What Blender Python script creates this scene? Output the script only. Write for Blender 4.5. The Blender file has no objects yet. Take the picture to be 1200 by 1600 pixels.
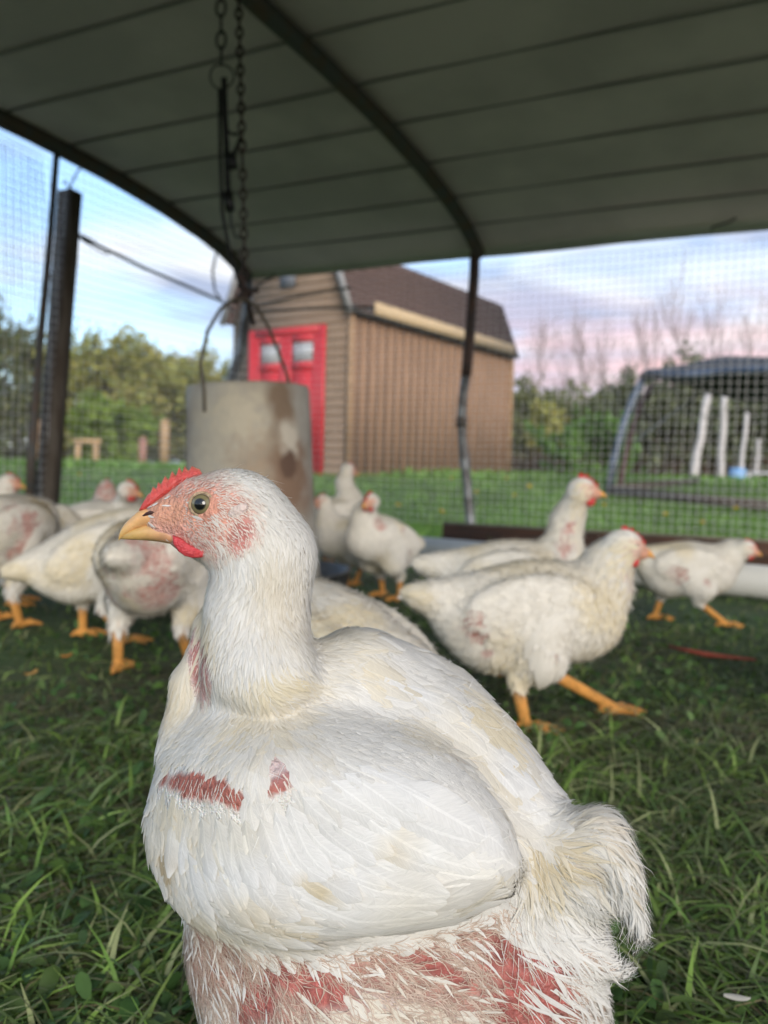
import bpy, math, random
import numpy as np
from mathutils import Vector, Matrix
R = math.radians
sc = bpy.context.scene
COL = sc.collection

# ------------------------------------------------------------------ camera
CAM_H = .42; FPX = 1300.0; ROLL = 1.5; HOR = 735.0
def cam_basis():
    rho = R(ROLL); th = math.atan((800-HOR)*math.cos(rho)/FPX)
    f0 = np.array([0, math.cos(th), -math.sin(th)]); u0 = np.array([0, math.sin(th), math.cos(th)]); r0 = np.array([1., 0, 0])
    return math.cos(rho)*r0+math.sin(rho)*u0, math.cos(rho)*u0-math.sin(rho)*r0, f0
CR, CU, CF = cam_basis()
CPOS = np.array([0, 0, CAM_H])
cd = bpy.data.cameras.new('camera'); cam = bpy.data.objects.new('camera', cd); COL.objects.link(cam)
cd.sensor_fit = 'VERTICAL'; cd.sensor_height = 36; cd.sensor_width = 27; cd.lens = 36*FPX/1600
cd.clip_start = .02; cd.clip_end = 1500
cd.dof.use_dof = True; cd.dof.focus_distance = .405; cd.dof.aperture_fstop = 8.8
cam.matrix_world = Matrix(((CR[0], CU[0], -CF[0], 0), (CR[1], CU[1], -CF[1], 0), (CR[2], CU[2], -CF[2], CAM_H), (0, 0, 0, 1)))
sc.camera = cam
sc.render.resolution_x = 768; sc.render.resolution_y = 1024
sc.view_settings.view_transform = 'Standard'; sc.view_settings.look = 'None'
sc.view_settings.exposure = 0.66; sc.view_settings.gamma = 1

# ------------------------------------------------------------------ sun and sky
SUN_DIR = np.array([.24, -.92, .29]); SUN_DIR /= np.linalg.norm(SUN_DIR)
sl = bpy.data.lights.new('sun', 'SUN'); sl.energy = 1.9; sl.angle = R(30); sl.color = (1, .93, .84)
so = bpy.data.objects.new('sun', sl); COL.objects.link(so)
so.rotation_euler = Vector(SUN_DIR).to_track_quat('Z', 'Y').to_euler(); so.location = (0, 0, 6)
W = bpy.data.worlds.new('World'); sc.world = W; W.use_nodes = True
nt = W.node_tree; N = nt.nodes; L = nt.links; N.clear()
def wn(t, **k):
    n = N.new(t)
    for a, b in k.items(): setattr(n, a, b)
    return n
sky = wn('ShaderNodeTexSky', sky_type='NISHITA', sun_disc=False)
sky.sun_elevation = math.asin(SUN_DIR[2]); sky.sun_rotation = math.atan2(SUN_DIR[0], SUN_DIR[1])
sky.air_density = 1.0; sky.dust_density = 1.0; sky.ozone_density = 1.5
tc = wn('ShaderNodeTexCoord'); mp = wn('ShaderNodeMapping'); mp.inputs['Scale'].default_value = (1, 1, 3.2); mp.inputs['Location'].default_value = (.7, .3, .1)
L.new(tc.outputs['Generated'], mp.inputs['Vector'])
no = wn('ShaderNodeTexNoise'); no.inputs['Scale'].default_value = 2.6; no.inputs['Detail'].default_value = 6; no.inputs['Roughness'].default_value = .5; no.inputs['Distortion'].default_value = .3
L.new(mp.outputs['Vector'], no.inputs['Vector'])
rp = wn('ShaderNodeValToRGB'); rp.color_ramp.elements[0].position = .42; rp.color_ramp.elements[1].position = .62
L.new(no.outputs['Fac'], rp.inputs['Fac'])
sx = wn('ShaderNodeSeparateXYZ'); L.new(tc.outputs['Generated'], sx.inputs[0])
def wm(op, a, b=None, clamp=False):
    n = wn('ShaderNodeMath', operation=op); n.use_clamp = clamp
    for i, v in enumerate((a, b)):
        if v is None: continue
        if hasattr(v, 'links'): L.new(v, n.inputs[i])
        else: n.inputs[i].default_value = v
    return n.outputs[0]
def wmix(fac, a, b, bt='MIX'):
    n = wn('ShaderNodeMix', data_type='RGBA', blend_type=bt)
    for s, v in ((n.inputs['Factor'], fac), (n.inputs['A'], a), (n.inputs['B'], b)):
        if hasattr(v, 'links'): L.new(v, s)
        elif isinstance(v, tuple): s.default_value = (*v, 1)
        else: s.default_value = v
    return n.outputs['Result']
# pink evening band low over the horizon on the right hand side
band = wm('SUBTRACT', 1.0, wm('DIVIDE', wm('ABSOLUTE', wm('SUBTRACT', sx.outputs['Z'], .10)), .13), True)
right = wm('MULTIPLY', wm('ADD', sx.outputs['X'], .02), 5.0, True)
n2 = wn('ShaderNodeTexNoise'); n2.inputs['Scale'].default_value = 3.0; n2.inputs['Detail'].default_value = 3
mp2 = wn('ShaderNodeMapping'); mp2.inputs['Scale'].default_value = (1, 1, 9); L.new(tc.outputs['Generated'], mp2.inputs['Vector']); L.new(mp2.outputs[0], n2.inputs['Vector'])
pf = wm('MULTIPLY', wm('MULTIPLY', band, right), wm('MULTIPLY', wm('SUBTRACT', n2.outputs['Fac'], .28), 3.0, True))
n3 = wn('ShaderNodeTexNoise'); n3.inputs['Scale'].default_value = 4.2; n3.inputs['Detail'].default_value = 5; n3.inputs['Distortion'].default_value = .5
mp3 = wn('ShaderNodeMapping'); mp3.inputs['Scale'].default_value = (1, 1, 4); mp3.inputs['Location'].default_value = (3.1, .2, .6); L.new(tc.outputs['Generated'], mp3.inputs['Vector']); L.new(mp3.outputs[0], n3.inputs['Vector'])
cg = wmix(wm('MULTIPLY', wm('SUBTRACT', n3.outputs['Fac'], .36), 4.5, True), (6.3, 6.5, 6.9), (3.2, 3.75, 5.1))
cloud = wmix(pf, cg, (7.6, 4.7, 4.7))
rf = wm('ADD', rp.outputs['Color'], wm('MULTIPLY', right, .75), True)
skyb = wmix(1.0, sky.outputs[0], (2.6, 2.7, 2.7), 'MULTIPLY')
skyc = wmix(.55, skyb, (1.9, 3.0, 5.5))
col = wmix(rf, skyc, cloud)
bg = wn('ShaderNodeBackground'); bg.inputs['Strength'].default_value = .112
L.new(col, bg.inputs['Color']); ow = wn('ShaderNodeOutputWorld'); L.new(bg.outputs[0], ow.inputs['Surface'])

# ------------------------------------------------------------------ helpers
rng = np.random.default_rng(7); random.seed(7)
def ray(px, py): return CF+CR*(px-600)/FPX+CU*(800-py)/FPX
def at(px, py, d):                                   # point at forward distance d along pixel ray
    return CPOS+ray(px, py)*d
def atA(px, py, d):
    px = np.asarray(px, float)[..., None]; py = np.asarray(py, float)[..., None]; d = np.asarray(d, float)[..., None]
    return CPOS+(CF+CR*(px-600)/FPX+CU*(800-py)/FPX)*d
def topx(P):
    v = P-CPOS; z = v@CF; return 600+FPX*(v@CR)/z, 800-FPX*(v@CU)/z
def atY(px, py, Y):
    d = ray(px, py); return CPOS+d*(Y/d[1])
def hgt(x, y):
    t = np.clip((np.asarray(y, float)-5.2)/7.5, 0, 1); return .34*t*t*(3-2*t)

MAT = {}
def mat(name, color=(.5, .5, .5), rough=.7, metal=0, attr=False, ns=0, na=0, c2=None, bump=0, bs=None, stretch=None, trans=0, sss=0, spec=None, ramp=(.4, .6), coords='Object'):
    if name in MAT: return MAT[name]
    m = bpy.data.materials.new(name); m.use_nodes = True; MAT[name] = m
    t = m.node_tree; b = t.nodes['Principled BSDF']; b.inputs['Roughness'].default_value = rough; b.inputs['Metallic'].default_value = metal
    if spec is not None: b.inputs['Specular IOR Level'].default_value = spec
    src = None
    if attr:
        a = t.nodes.new('ShaderNodeAttribute'); a.attribute_name = 'Col'; src = a.outputs['Color']
    tcn = t.nodes.new('ShaderNodeTexCoord'); v = tcn.outputs[coords]
    if stretch:
        mm = t.nodes.new('ShaderNodeMapping'); mm.inputs['Scale'].default_value = stretch; t.links.new(v, mm.inputs['Vector']); v = mm.outputs[0]
    if ns:
        n = t.nodes.new('ShaderNodeTexNoise'); n.inputs['Scale'].default_value = ns; n.inputs['Detail'].default_value = 5; t.links.new(v, n.inputs['Vector'])
        r = t.nodes.new('ShaderNodeValToRGB'); r.color_ramp.elements[0].position = ramp[0]; r.color_ramp.elements[1].position = ramp[1]; t.links.new(n.outputs['Fac'], r.inputs['Fac'])
        mx = t.nodes.new('ShaderNodeMix'); mx.data_type = 'RGBA'; t.links.new(r.outputs['Color'], mx.inputs['Factor'])
        if attr:
            mu = t.nodes.new('ShaderNodeMix'); mu.data_type = 'RGBA'; mu.blend_type = 'MULTIPLY'; mu.inputs['Factor'].default_value = 1
            t.links.new(src, mu.inputs['A']); mu.inputs['B'].default_value = (*(c2 or (1-na,)*3), 1)
            t.links.new(src, mx.inputs['A']); t.links.new(mu.outputs['Result'], mx.inputs['B'])
        else:
            mx.inputs['A'].default_value = (*color, 1); mx.inputs['B'].default_value = (*(c2 or tuple(c*(1-na) for c in color)), 1)
        src = mx.outputs['Result']
    if src is not None: t.links.new(src, b.inputs['Base Color'])
    else: b.inputs['Base Color'].default_value = (*color, 1)
    if sss:
        b.inputs['Subsurface Weight'].default_value = sss; b.inputs['Subsurface Radius'].default_value = (1, .35, .2); b.inputs['Subsurface Scale'].default_value = .004
    if bump:
        n = t.nodes.new('ShaderNodeTexNoise'); n.inputs['Scale'].default_value = bs or ns or 50; n.inputs['Detail'].default_value = 4; t.links.new(v, n.inputs['Vector'])
        bb = t.nodes.new('ShaderNodeBump'); bb.inputs['Strength'].default_value = bump; bb.inputs['Distance'].default_value = .01
        t.links.new(n.outputs['Fac'], bb.inputs['Height']); t.links.new(bb.outputs['Normal'], b.inputs['Normal'])
    if trans:
        tr = t.nodes.new('ShaderNodeBsdfTranslucent'); ms = t.nodes.new('ShaderNodeMixShader'); ms.inputs[0].default_value = trans
        if src is not None: t.links.new(src, tr.inputs['Color'])
        else: tr.inputs['Color'].default_value = (*color, 1)
        o = t.nodes['Material Output']; t.links.new(b.outputs[0], ms.inputs[1]); t.links.new(tr.outputs[0], ms.inputs[2]); t.links.new(ms.outputs[0], o.inputs['Surface'])
    return m

def feather_mat():
    m = bpy.data.materials.new('feather'); m.use_nodes = True; t = m.node_tree; b = t.nodes['Principled BSDF']; b.inputs['Roughness'].default_value = .62; b.inputs['Specular IOR Level'].default_value = .25
    def nd(ty, **k):
        n = t.nodes.new(ty)
        for a, c in k.items(): setattr(n, a, c)
        return n
    def ma(op, a, c=None):
        n = nd('ShaderNodeMath', operation=op)
        for i, v in enumerate((a, c)):
            if v is None: continue
            if hasattr(v, 'links'): t.links.new(v, n.inputs[i])
            else: n.inputs[i].default_value = v
        return n.outputs[0]
    a = nd('ShaderNodeAttribute', attribute_name='Col'); uv = nd('ShaderNodeUVMap'); s = nd('ShaderNodeSeparateXYZ'); t.links.new(uv.outputs[0], s.inputs[0])
    au = ma('ABSOLUTE', ma('SUBTRACT', s.outputs[0], .5))
    bv = ma('SUBTRACT', s.outputs[1], ma('MULTIPLY', au, .55))
    cb = nd('ShaderNodeCombineXYZ'); t.links.new(ma('MULTIPLY', bv, 14.0), cb.inputs[0]); t.links.new(ma('MULTIPLY', au, 1.6), cb.inputs[1])
    n = nd('ShaderNodeTexNoise'); n.inputs['Scale'].default_value = 2.2; n.inputs['Detail'].default_value = 5; n.inputs['Roughness'].default_value = .7; t.links.new(cb.outputs[0], n.inputs['Vector'])
    k = ma('ADD', ma('MULTIPLY', n.outputs['Fac'], .44), .74)
    sh = ma('LESS_THAN', au, .035)
    k = ma('ADD', k, ma('MULTIPLY', sh, .10)); k = ma('SUBTRACT', k, ma('MULTIPLY', ma('GREATER_THAN', au, .44), .045))  # lighter shaft; rims darkened to paint thin shadow lines between feathers
    mu = nd('ShaderNodeVectorMath', operation='SCALE'); t.links.new(a.outputs['Color'], mu.inputs[0]); t.links.new(k, mu.inputs['Scale'])
    t.links.new(mu.outputs[0], b.inputs['Base Color'])
    bb = nd('ShaderNodeBump'); bb.inputs['Strength'].default_value = .35; bb.inputs['Distance'].default_value = .0012
    t.links.new(ma('ADD', n.outputs['Fac'], ma('MULTIPLY', sh, .6)), bb.inputs['Height']); t.links.new(bb.outputs[0], b.inputs['Normal'])
    tr = nd('ShaderNodeBsdfTranslucent'); t.links.new(mu.outputs[0], tr.inputs['Color']); ms = nd('ShaderNodeMixShader'); ms.inputs[0].default_value = .22
    o = t.nodes['Material Output']; t.links.new(b.outputs[0], ms.inputs[1]); t.links.new(tr.outputs[0], ms.inputs[2]); t.links.new(ms.outputs[0], o.inputs['Surface'])
    MAT['feather'] = m; return m
feather_mat()

class MB:
    def __init__(s): s.v = []; s.f = []; s.n = 0; s.c = []; s.uv = []
    def add(s, V, F, c=None, uv=None):
        V = np.asarray(V, float).reshape(-1, 3)
        s.v.append(V); s.f.append([tuple(int(i)+s.n for i in f) for f in F] if not isinstance(F, np.ndarray) else F+s.n); s.n += len(V)
        if c is not None: s.c.append(np.broadcast_to(np.asarray(c, float), (len(V), 3)))
        if uv is not None: s.uv.append(uv)
        return s
    def box(s, lo, hi, c=None, M=None):
        x0, y0, z0 = lo; x1, y1, z1 = hi
        V = np.array([(x, y, z) for x in (x0, x1) for y in (y0, y1) for z in (z0, z1)], float)
        if M is not None: V = V@M[0].T+M[1]
        return s.add(V, [(0, 1, 3, 2), (4, 6, 7, 5), (0, 4, 5, 1), (2, 3, 7, 6), (0, 2, 6, 4), (1, 5, 7, 3)], c)
    def tube(s, P, r, seg=8, c=None, cap=True):
        P = np.asarray(P, float); n = len(P); r = np.broadcast_to(np.asarray(r, float), (n,))
        T = np.gradient(P, axis=0); T /= np.linalg.norm(T, axis=1)[:, None]+1e-12
        u = np.cross(T[0], [0, 0, 1]); 
        if np.linalg.norm(u) < .1: u = np.cross(T[0], [0, 1, 0])
        V = []; a = np.arange(seg)*2*math.pi/seg
        for i in range(n):
            u = u-T[i]*np.dot(u, T[i]); u /= np.linalg.norm(u); w = np.cross(T[i], u)
            V.append(P[i]+r[i]*(np.cos(a)[:, None]*u+np.sin(a)[:, None]*w))
        F = [(i*seg+j, i*seg+(j+1) % seg, (i+1)*seg+(j+1) % seg, (i+1)*seg+j) for i in range(n-1) for j in range(seg)]
        if cap: F += [tuple(range(seg-1, -1, -1)), tuple((n-1)*seg+j for j in range(seg))]
        return s.add(np.concatenate(V), F, c)
    def bar(s, a, b, w, h, c=None, up=(0, 0, 1)):       # rectangular bar a->b
        a = np.asarray(a, float); b = np.asarray(b, float); t = b-a; l = np.linalg.norm(t); t /= l
        u = np.cross(t, up); u /= np.linalg.norm(u); v = np.cross(u, t)
        V = [a+t*x+u*y*w/2+v*z*h/2 for x in (0, l) for y in (-1, 1) for z in (-1, 1)]
        return s.add(V, [(0, 1, 3, 2), (4, 6, 7, 5), (0, 4, 5, 1), (2, 3, 7, 6), (0, 2, 6, 4), (1, 5, 7, 3)], c)
    def lathe(s, prof, seg=48, c=None, o=(0, 0, 0)):
        prof = np.asarray(prof, float); a = np.arange(seg)*2*math.pi/seg; n = len(prof)
        V = np.stack([prof[:, 0][:, None]*np.cos(a), prof[:, 0][:, None]*np.sin(a), np.repeat(prof[:, 1][:, None], seg, 1)], -1).reshape(-1, 3)+o
        return s.add(V, [(i*seg+j, i*seg+(j+1) % seg, (i+1)*seg+(j+1) % seg, (i+1)*seg+j) for i in range(n-1) for j in range(seg)], c)
    def build(s, name, m, parent=None, smooth=True):
        V = np.concatenate(s.v); tot = []; idx = []
        for f in s.f:
            if isinstance(f, np.ndarray): tot.append(np.full(len(f), f.shape[1])); idx.append(f.ravel())
            elif len(f): tot.append(np.array([len(q) for q in f])); idx.append(np.array([i for q in f for i in q]))
        tot = np.concatenate(tot); idx = np.concatenate(idx)
        me = bpy.data.meshes.new(name); me.vertices.add(len(V)); me.vertices.foreach_set('co', V.astype(np.float32).ravel())
        me.loops.add(len(idx)); me.loops.foreach_set('vertex_index', idx.astype(np.int32)); me.polygons.add(len(tot))
        st = np.concatenate([[0], np.cumsum(tot)[:-1]]); me.polygons.foreach_set('loop_start', st.astype(np.int32))
        try: me.polygons.foreach_set('loop_total', tot.astype(np.int32))
        except Exception: pass
        me.update(calc_edges=True); me.validate()
        if smooth: me.polygons.foreach_set('use_smooth', np.ones(len(me.polygons), bool))
        if s.c:
            C = np.concatenate(s.c); a = me.attributes.new('Col', 'FLOAT_COLOR', 'POINT'); a.data.foreach_set('color', np.c_[C, np.ones(len(C))].astype(np.float32).ravel())
        if s.uv:
            U = np.concatenate(s.uv); l = me.uv_layers.new(name='UVMap'); li = np.zeros(len(me.loops), np.int32); me.loops.foreach_get('vertex_index', li); l.data.foreach_set('uv', U[li].astype(np.float32).ravel())
        ml = m if isinstance(m, list) else [m]
        for q in ml: me.materials.append(q)
        o = bpy.data.objects.new(name, me); COL.objects.link(o)
        if parent: o.parent = parent
        return o

def tag(o, label=None, cat=None, group=None, kind=None):
    if label: o['label'] = label
    if cat: o['category'] = cat
    if group: o['group'] = group
    if kind: o['kind'] = kind
    return o
def empty(name, loc=(0, 0, 0), rz=0, label=None, cat=None, group=None):
    o = bpy.data.objects.new(name, None); o.empty_display_size = .1; COL.objects.link(o); o.location = tuple(float(q) for q in loc); o.rotation_euler = (0, 0, rz)
    return tag(o, label, cat, group)
def vnoise(P, s, seed=0):                              # cheap smooth value noise, 3-D
    P = np.asarray(P)*s+seed*17.3; i = np.floor(P).astype(np.int64); f = P-i; f = f*f*(3-2*f); o = 0
    for dx in (0, 1):
        for dy in (0, 1):
            for dz in (0, 1):
                h = ((i[..., 0]+dx)*73856093 ^ (i[..., 1]+dy)*19349663 ^ (i[..., 2]+dz)*83492791 ^ (seed*2654435)) & 0xffffff
                h = (h*1103515245+12345 & 0x7fffffff)/0x7fffffff
                o = o+h*np.where(dx, f[..., 0], 1-f[..., 0])*np.where(dy, f[..., 1], 1-f[..., 1])*np.where(dz, f[..., 2], 1-f[..., 2])
    return o

# ------------------------------------------------------------------ implicit surfaces
class Prim:
    def __init__(s, kind, a, b, r, k=.02, tag='body', flow=(-1, 0, -.2), rot=None):
        s.kind = kind; s.a = np.asarray(a, float); s.b = None if b is None else np.asarray(b, float); s.r = r; s.k = k; s.tag = tag; s.flow = np.asarray(flow, float); s.rot = rot
    def d(s, P):
        if s.kind == 'e':
            q = P-s.a
            if s.rot is not None: q = q@s.rot
            rr = np.asarray(s.r); k0 = np.linalg.norm(q/rr, axis=-1); k1 = np.linalg.norm(q/(rr*rr), axis=-1)+1e-9
            return k0*(k0-1)/k1
        ab = s.b-s.a; t = np.clip(((P-s.a)@ab)/(ab@ab), 0, 1); return np.linalg.norm(P-s.a-t[..., None]*ab, axis=-1)-(s.r[0]+(s.r[1]-s.r[0])*t)
    def bb(s, m):
        if s.kind == 'e': R_ = max(s.r)+m; return s.a-R_, s.a+R_
        R_ = max(s.r)+m; return np.minimum(s.a, s.b)-R_, np.maximum(s.a, s.b)+R_
class Field:
    def __init__(s, prims, h):
        s.prims = prims; s.h = h; m = .02
        lo = np.min([p.bb(m)[0] for p in prims], 0); hi = np.max([p.bb(m)[1] for p in prims], 0)
        s.lo = lo; s.n = np.ceil((hi-lo)/h).astype(int)+1; g = np.full(s.n, .06, np.float32)
        ax = [lo[i]+np.arange(s.n[i])*h for i in range(3)]
        for p in prims:
            a, b = p.bb(.055); i0 = np.clip(((a-lo)/h).astype(int), 0, s.n); i1 = np.clip(((b-lo)/h).astype(int)+2, 0, s.n)
            X = np.stack(np.meshgrid(ax[0][i0[0]:i1[0]], ax[1][i0[1]:i1[1]], ax[2][i0[2]:i1[2]], indexing='ij'), -1)
            sl_ = tuple(slice(i0[i], i1[i]) for i in range(3)); A = g[sl_]; B = p.d(X); k = p.k
            hh = np.maximum(k-np.abs(A-B), 0)/k; g[sl_] = np.minimum(A, B)-hh*hh*k*.25
        s.g = g
    def val(s, P):
        q = (P-s.lo)/s.h; q = np.clip(q, 0, np.array(s.n)-1.001); i = q.astype(int); f = q-i; o = 0
        for dx in (0, 1):
            for dy in (0, 1):
                for dz in (0, 1):
                    o = o+s.g[i[..., 0]+dx, i[..., 1]+dy, i[..., 2]+dz]*np.where(dx, f[..., 0], 1-f[..., 0])*np.where(dy, f[..., 1], 1-f[..., 1])*np.where(dz, f[..., 2], 1-f[..., 2])
        return o
    def grad(s, P):
        e = s.h*1.3; G = np.stack([s.val(P+d)-s.val(P-d) for d in np.eye(3)*e], -1); return G/(np.linalg.norm(G, axis=-1, keepdims=True)+1e-9)
    def mesh(s):
        g = s.g; ins = g < 0; n = s.n
        c = np.zeros(tuple(n-1), int)
        for dx in (0, 1):
            for dy in (0, 1):
                for dz in (0, 1): c += ins[dx:n[0]-1+dx, dy:n[1]-1+dy, dz:n[2]-1+dz]
        act = (c > 0) & (c < 8); idx = -np.ones(act.shape, int); ij = np.argwhere(act); idx[act] = np.arange(len(ij))
        V = np.zeros((len(ij), 3)); cnt = np.zeros(len(ij)); cor = [(x, y, z) for x in (0, 1) for y in (0, 1) for z in (0, 1)]
        for a in cor:
            for ax in range(3):
                if a[ax]: continue
                b = list(a); b[ax] = 1
                va = g[tuple((ij+a).T)]; vb = g[tuple((ij+b).T)]; m = (va < 0) != (vb < 0); t = np.where(m, va/np.where(m, va-vb, 1), 0)
                p = np.array(a, float)[None]+np.zeros((len(ij), 3)); p[:, ax] += t; V += p*m[:, None]; cnt += m
        V = s.lo+(ij+V/cnt[:, None])*s.h
        F = []
        for ax in range(3):
            o1, o2 = [(1, 2), (2, 0), (0, 1)][ax]
            a = g; sh = [slice(None)]*3; sh2 = [slice(None)]*3; sh[ax] = slice(0, -1); sh2[ax] = slice(1, None)
            m = (a[tuple(sh)] < 0) != (a[tuple(sh2)] < 0); e = np.argwhere(m); e = e[(e[:, o1] > 0) & (e[:, o2] > 0) & (e[:, o1] < n[o1]-1) & (e[:, o2] < n[o2]-1)]
            inn = a[tuple(e.T)] < 0
            d1 = np.zeros(3, int); d1[o1] = 1; d2 = np.zeros(3, int); d2[o2] = 1
            q = np.stack([idx[tuple((e-d1-d2).T)], idx[tuple((e-d2).T)], idx[tuple(e.T)], idx[tuple((e-d1).T)]], 1)
            q[~inn] = q[~inn][:, ::-1]; F.append(q)
        F = np.concatenate(F); F = F[(F >= 0).all(1)]
        for _ in range(2):                                # settle vertices on the surface
            V = V-(s.val(V)[:, None])*s.grad(V)*.8
        return V, F
    def flow(s, P):
        o = np.zeros_like(P); 
        for p in s.prims: o += np.exp(-np.clip(p.d(P), -.004, 1)/.009)[..., None]*p.flow
        return o
    def raycast(s, px, py, d0=.28, d1=.7):
        t = np.arange(d0, d1, .0008); P = atA(np.full(len(t), px), np.full(len(t), py), t); v = s.val(P); i = np.argmax(v < 0)
        return P[i] if v[i] < 0 else atA(px, py, d1)

PROF = {'contour': (.0, .75, 1, 1, .8, .15), 'strand': (.7, 1, .8, .45, .05), 'flight': (.25, .7, .95, 1, 1, .98, .85, .12), 'hackle': (.3, .9, 1, .75, .1), 'wisp': (.4, .8, 1, .9, .6, .08)}
def feathers(mb, F, P0, flow, Ln, Wd, cols, kind='contour', h0=.0003, h1=.002, hug=1.0, jit=.25, camber=.12, curl=0, seed=0, tipc=None, colfn=None):
    r = np.random.default_rng(seed); prof = PROF[kind]; nv = len(prof); n = len(P0)
    if n == 0: return
    Ln = np.broadcast_to(Ln, (n,)); Wd = np.broadcast_to(Wd, (n,)); h1 = np.broadcast_to(h1, (n,)); ang = r.normal(0, jit, n); p = P0.copy(); rows = []; C = []; cu = r.normal(0, curl, n)
    nu = 2 if kind == 'strand' else 3; t0 = None
    rnd = r.random(n)*9
    for i in range(nv):
        v = i/(nv-1); nr = F.grad(p); h = h0+(h1-h0)*v**1.3
        p = p-nr*((F.val(p)-h)*(hug if i else 1))[:, None]; nr = F.grad(p)
        t = flow(p); t = t-nr*(t*nr).sum(1)[:, None]; t /= np.linalg.norm(t, axis=1)[:, None]+1e-9
        sd = np.cross(nr, t); a = ang+cu*v; t = t*np.cos(a)[:, None]+sd*np.sin(a)[:, None]; sd = np.cross(nr, t)
        if t0 is not None and hug < 1:
            t = t*hug+t0*(1-hug); t /= np.linalg.norm(t, axis=1)[:, None]; sd = np.cross(nr, t); sd /= np.linalg.norm(sd, axis=1)[:, None]
        t0 = t; w = (prof[i]*Wd/2)[:, None]
        if nu == 3: rows.append(np.stack([p-sd*w-nr*w*camber*2, p, p+sd*w-nr*w*camber*2], 1))
        else: rows.append(np.stack([p-sd*w, p+sd*w], 1))
        cc = cols if tipc is None else cols*(1-v)+tipc*v
        if colfn is not None: cc = cc*colfn(p)
        C.append(np.repeat(cc[:, None], nu, 1)); p = p+t*(Ln/(nv-1))[:, None]
    V = np.stack(rows, 1).reshape(-1, 3); C = np.stack(C, 1).reshape(-1, 3)
    b = (np.arange(n)*nv*nu)[:, None, None, None]; i = np.arange(nv-1)[None, :, None, None]; j = np.arange(nu-1)[None, None, :, None]; q = np.array([0, 1, nu+1, nu])[None, None, None]
    Q = (b+i*nu+j+q).reshape(-1, 4)
    U = np.zeros((n, nv, nu, 2)); U[..., 0] = np.linspace(0, 1, nu) if nu == 3 else .3; U[..., 1] = np.linspace(0, 1, nv)[None, :, None]+rnd[:, None, None]
    mb.add(V, Q, C, U.reshape(-1, 2))
def thin(V, sp, r):                                     # one sample per cell of size sp
    o = r.permutation(len(V)); k = np.floor(V[o]/sp+r.random(3)).astype(np.int64); h = k[:, 0]*92837111 ^ k[:, 1]*689287499 ^ k[:, 2]*283923481
    _, i = np.unique(h, return_index=True); return o[i]
def samples(V, F, n, r):                                # area-weighted surface samples
    a, b, c, d = (V[F[:, i]] for i in range(4)); ar = np.linalg.norm(np.cross(c-a, d-b), axis=1); i = r.choice(len(F), n, p=ar/ar.sum()); u = r.random((n, 1)); w = r.random((n, 1))
    return (a[i]*(1-u)+b[i]*u)*(1-w)+(d[i]*(1-u)+c[i]*u)*w

def pillow(mb, poly, tdir, th, c=None, inset=.75):       # rounded plate from an outline (3-D points) with thickness th along tdir
    poly = np.asarray(poly, float); ctr = poly.mean(0); tdir = np.asarray(tdir, float); n = len(poly); rings = [ctr+(poly-ctr)*inset-tdir*th/2, ctr+(poly-ctr)*.96-tdir*th*.3, poly, ctr+(poly-ctr)*.96+tdir*th*.3, ctr+(poly-ctr)*inset+tdir*th/2]
    V = np.concatenate(rings+[[ctr-tdir*th/2], [ctr+tdir*th/2]]); F = [(k*n+i, k*n+(i+1) % n, (k+1)*n+(i+1) % n, (k+1)*n+i) for k in range(4) for i in range(n)]
    F += [((i+1) % n, i, 5*n) for i in range(n)]+[(4*n+i, 4*n+(i+1) % n, 5*n+1) for i in range(n)]
    mb.add(V, F, c)
def loft(mb, rings, c=None):
    n = len(rings[0]); V = np.concatenate(rings); F = [(k*n+i, k*n+(i+1) % n, (k+1)*n+(i+1) % n, (k+1)*n+i) for k in range(len(rings)-1) for i in range(n)]+[tuple(range(n-1, -1, -1)), tuple((len(rings)-1)*n+i for i in range(n))]
    mb.add(V, F, c)
def orb(mb, c, r, axis, cols, seg=24, rings=16, squash=1):    # sphere whose colour depends on the angle from its axis
    c = np.asarray(c, float); ax = np.asarray(axis, float); ax = ax/np.linalg.norm(ax); u = np.cross(ax, [0, 0, 1.]); u /= np.linalg.norm(u); w = np.cross(ax, u)
    th = np.linspace(.001, math.pi-.001, rings); ph = np.arange(seg)*2*math.pi/seg; V = []; C = []
    for t in th:
        V.append(c+r*(np.cos(t)*ax*squash+np.sin(t)*(np.cos(ph)[:, None]*u+np.sin(ph)[:, None]*w)))
        k = next((cc for lim, cc in cols if math.degrees(t) < lim), cols[-1][1]); C.append(np.repeat(np.array([k]), seg, 0))
    F = [(k*seg+i, k*seg+(i+1) % seg, (k+1)*seg+(i+1) % seg, (k+1)*seg+i) for k in range(rings-1) for i in range(seg)]
    mb.add(np.concatenate(V), F, np.concatenate(C))
M_SKIN = mat('skin', attr=True, rough=.55, ns=140, na=.2, bump=.55, bs=520, sss=.15)
M_COMB = mat('comb_skin', attr=True, rough=.45, ns=300, na=.18, bump=.35, bs=700, sss=.25)
M_BEAK = mat('beak_horn', attr=True, rough=.38, ns=120, na=.2, bump=.05, bs=200, sss=.1)
M_EYE = mat('eye', attr=True, rough=.08, spec=.7)

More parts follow.
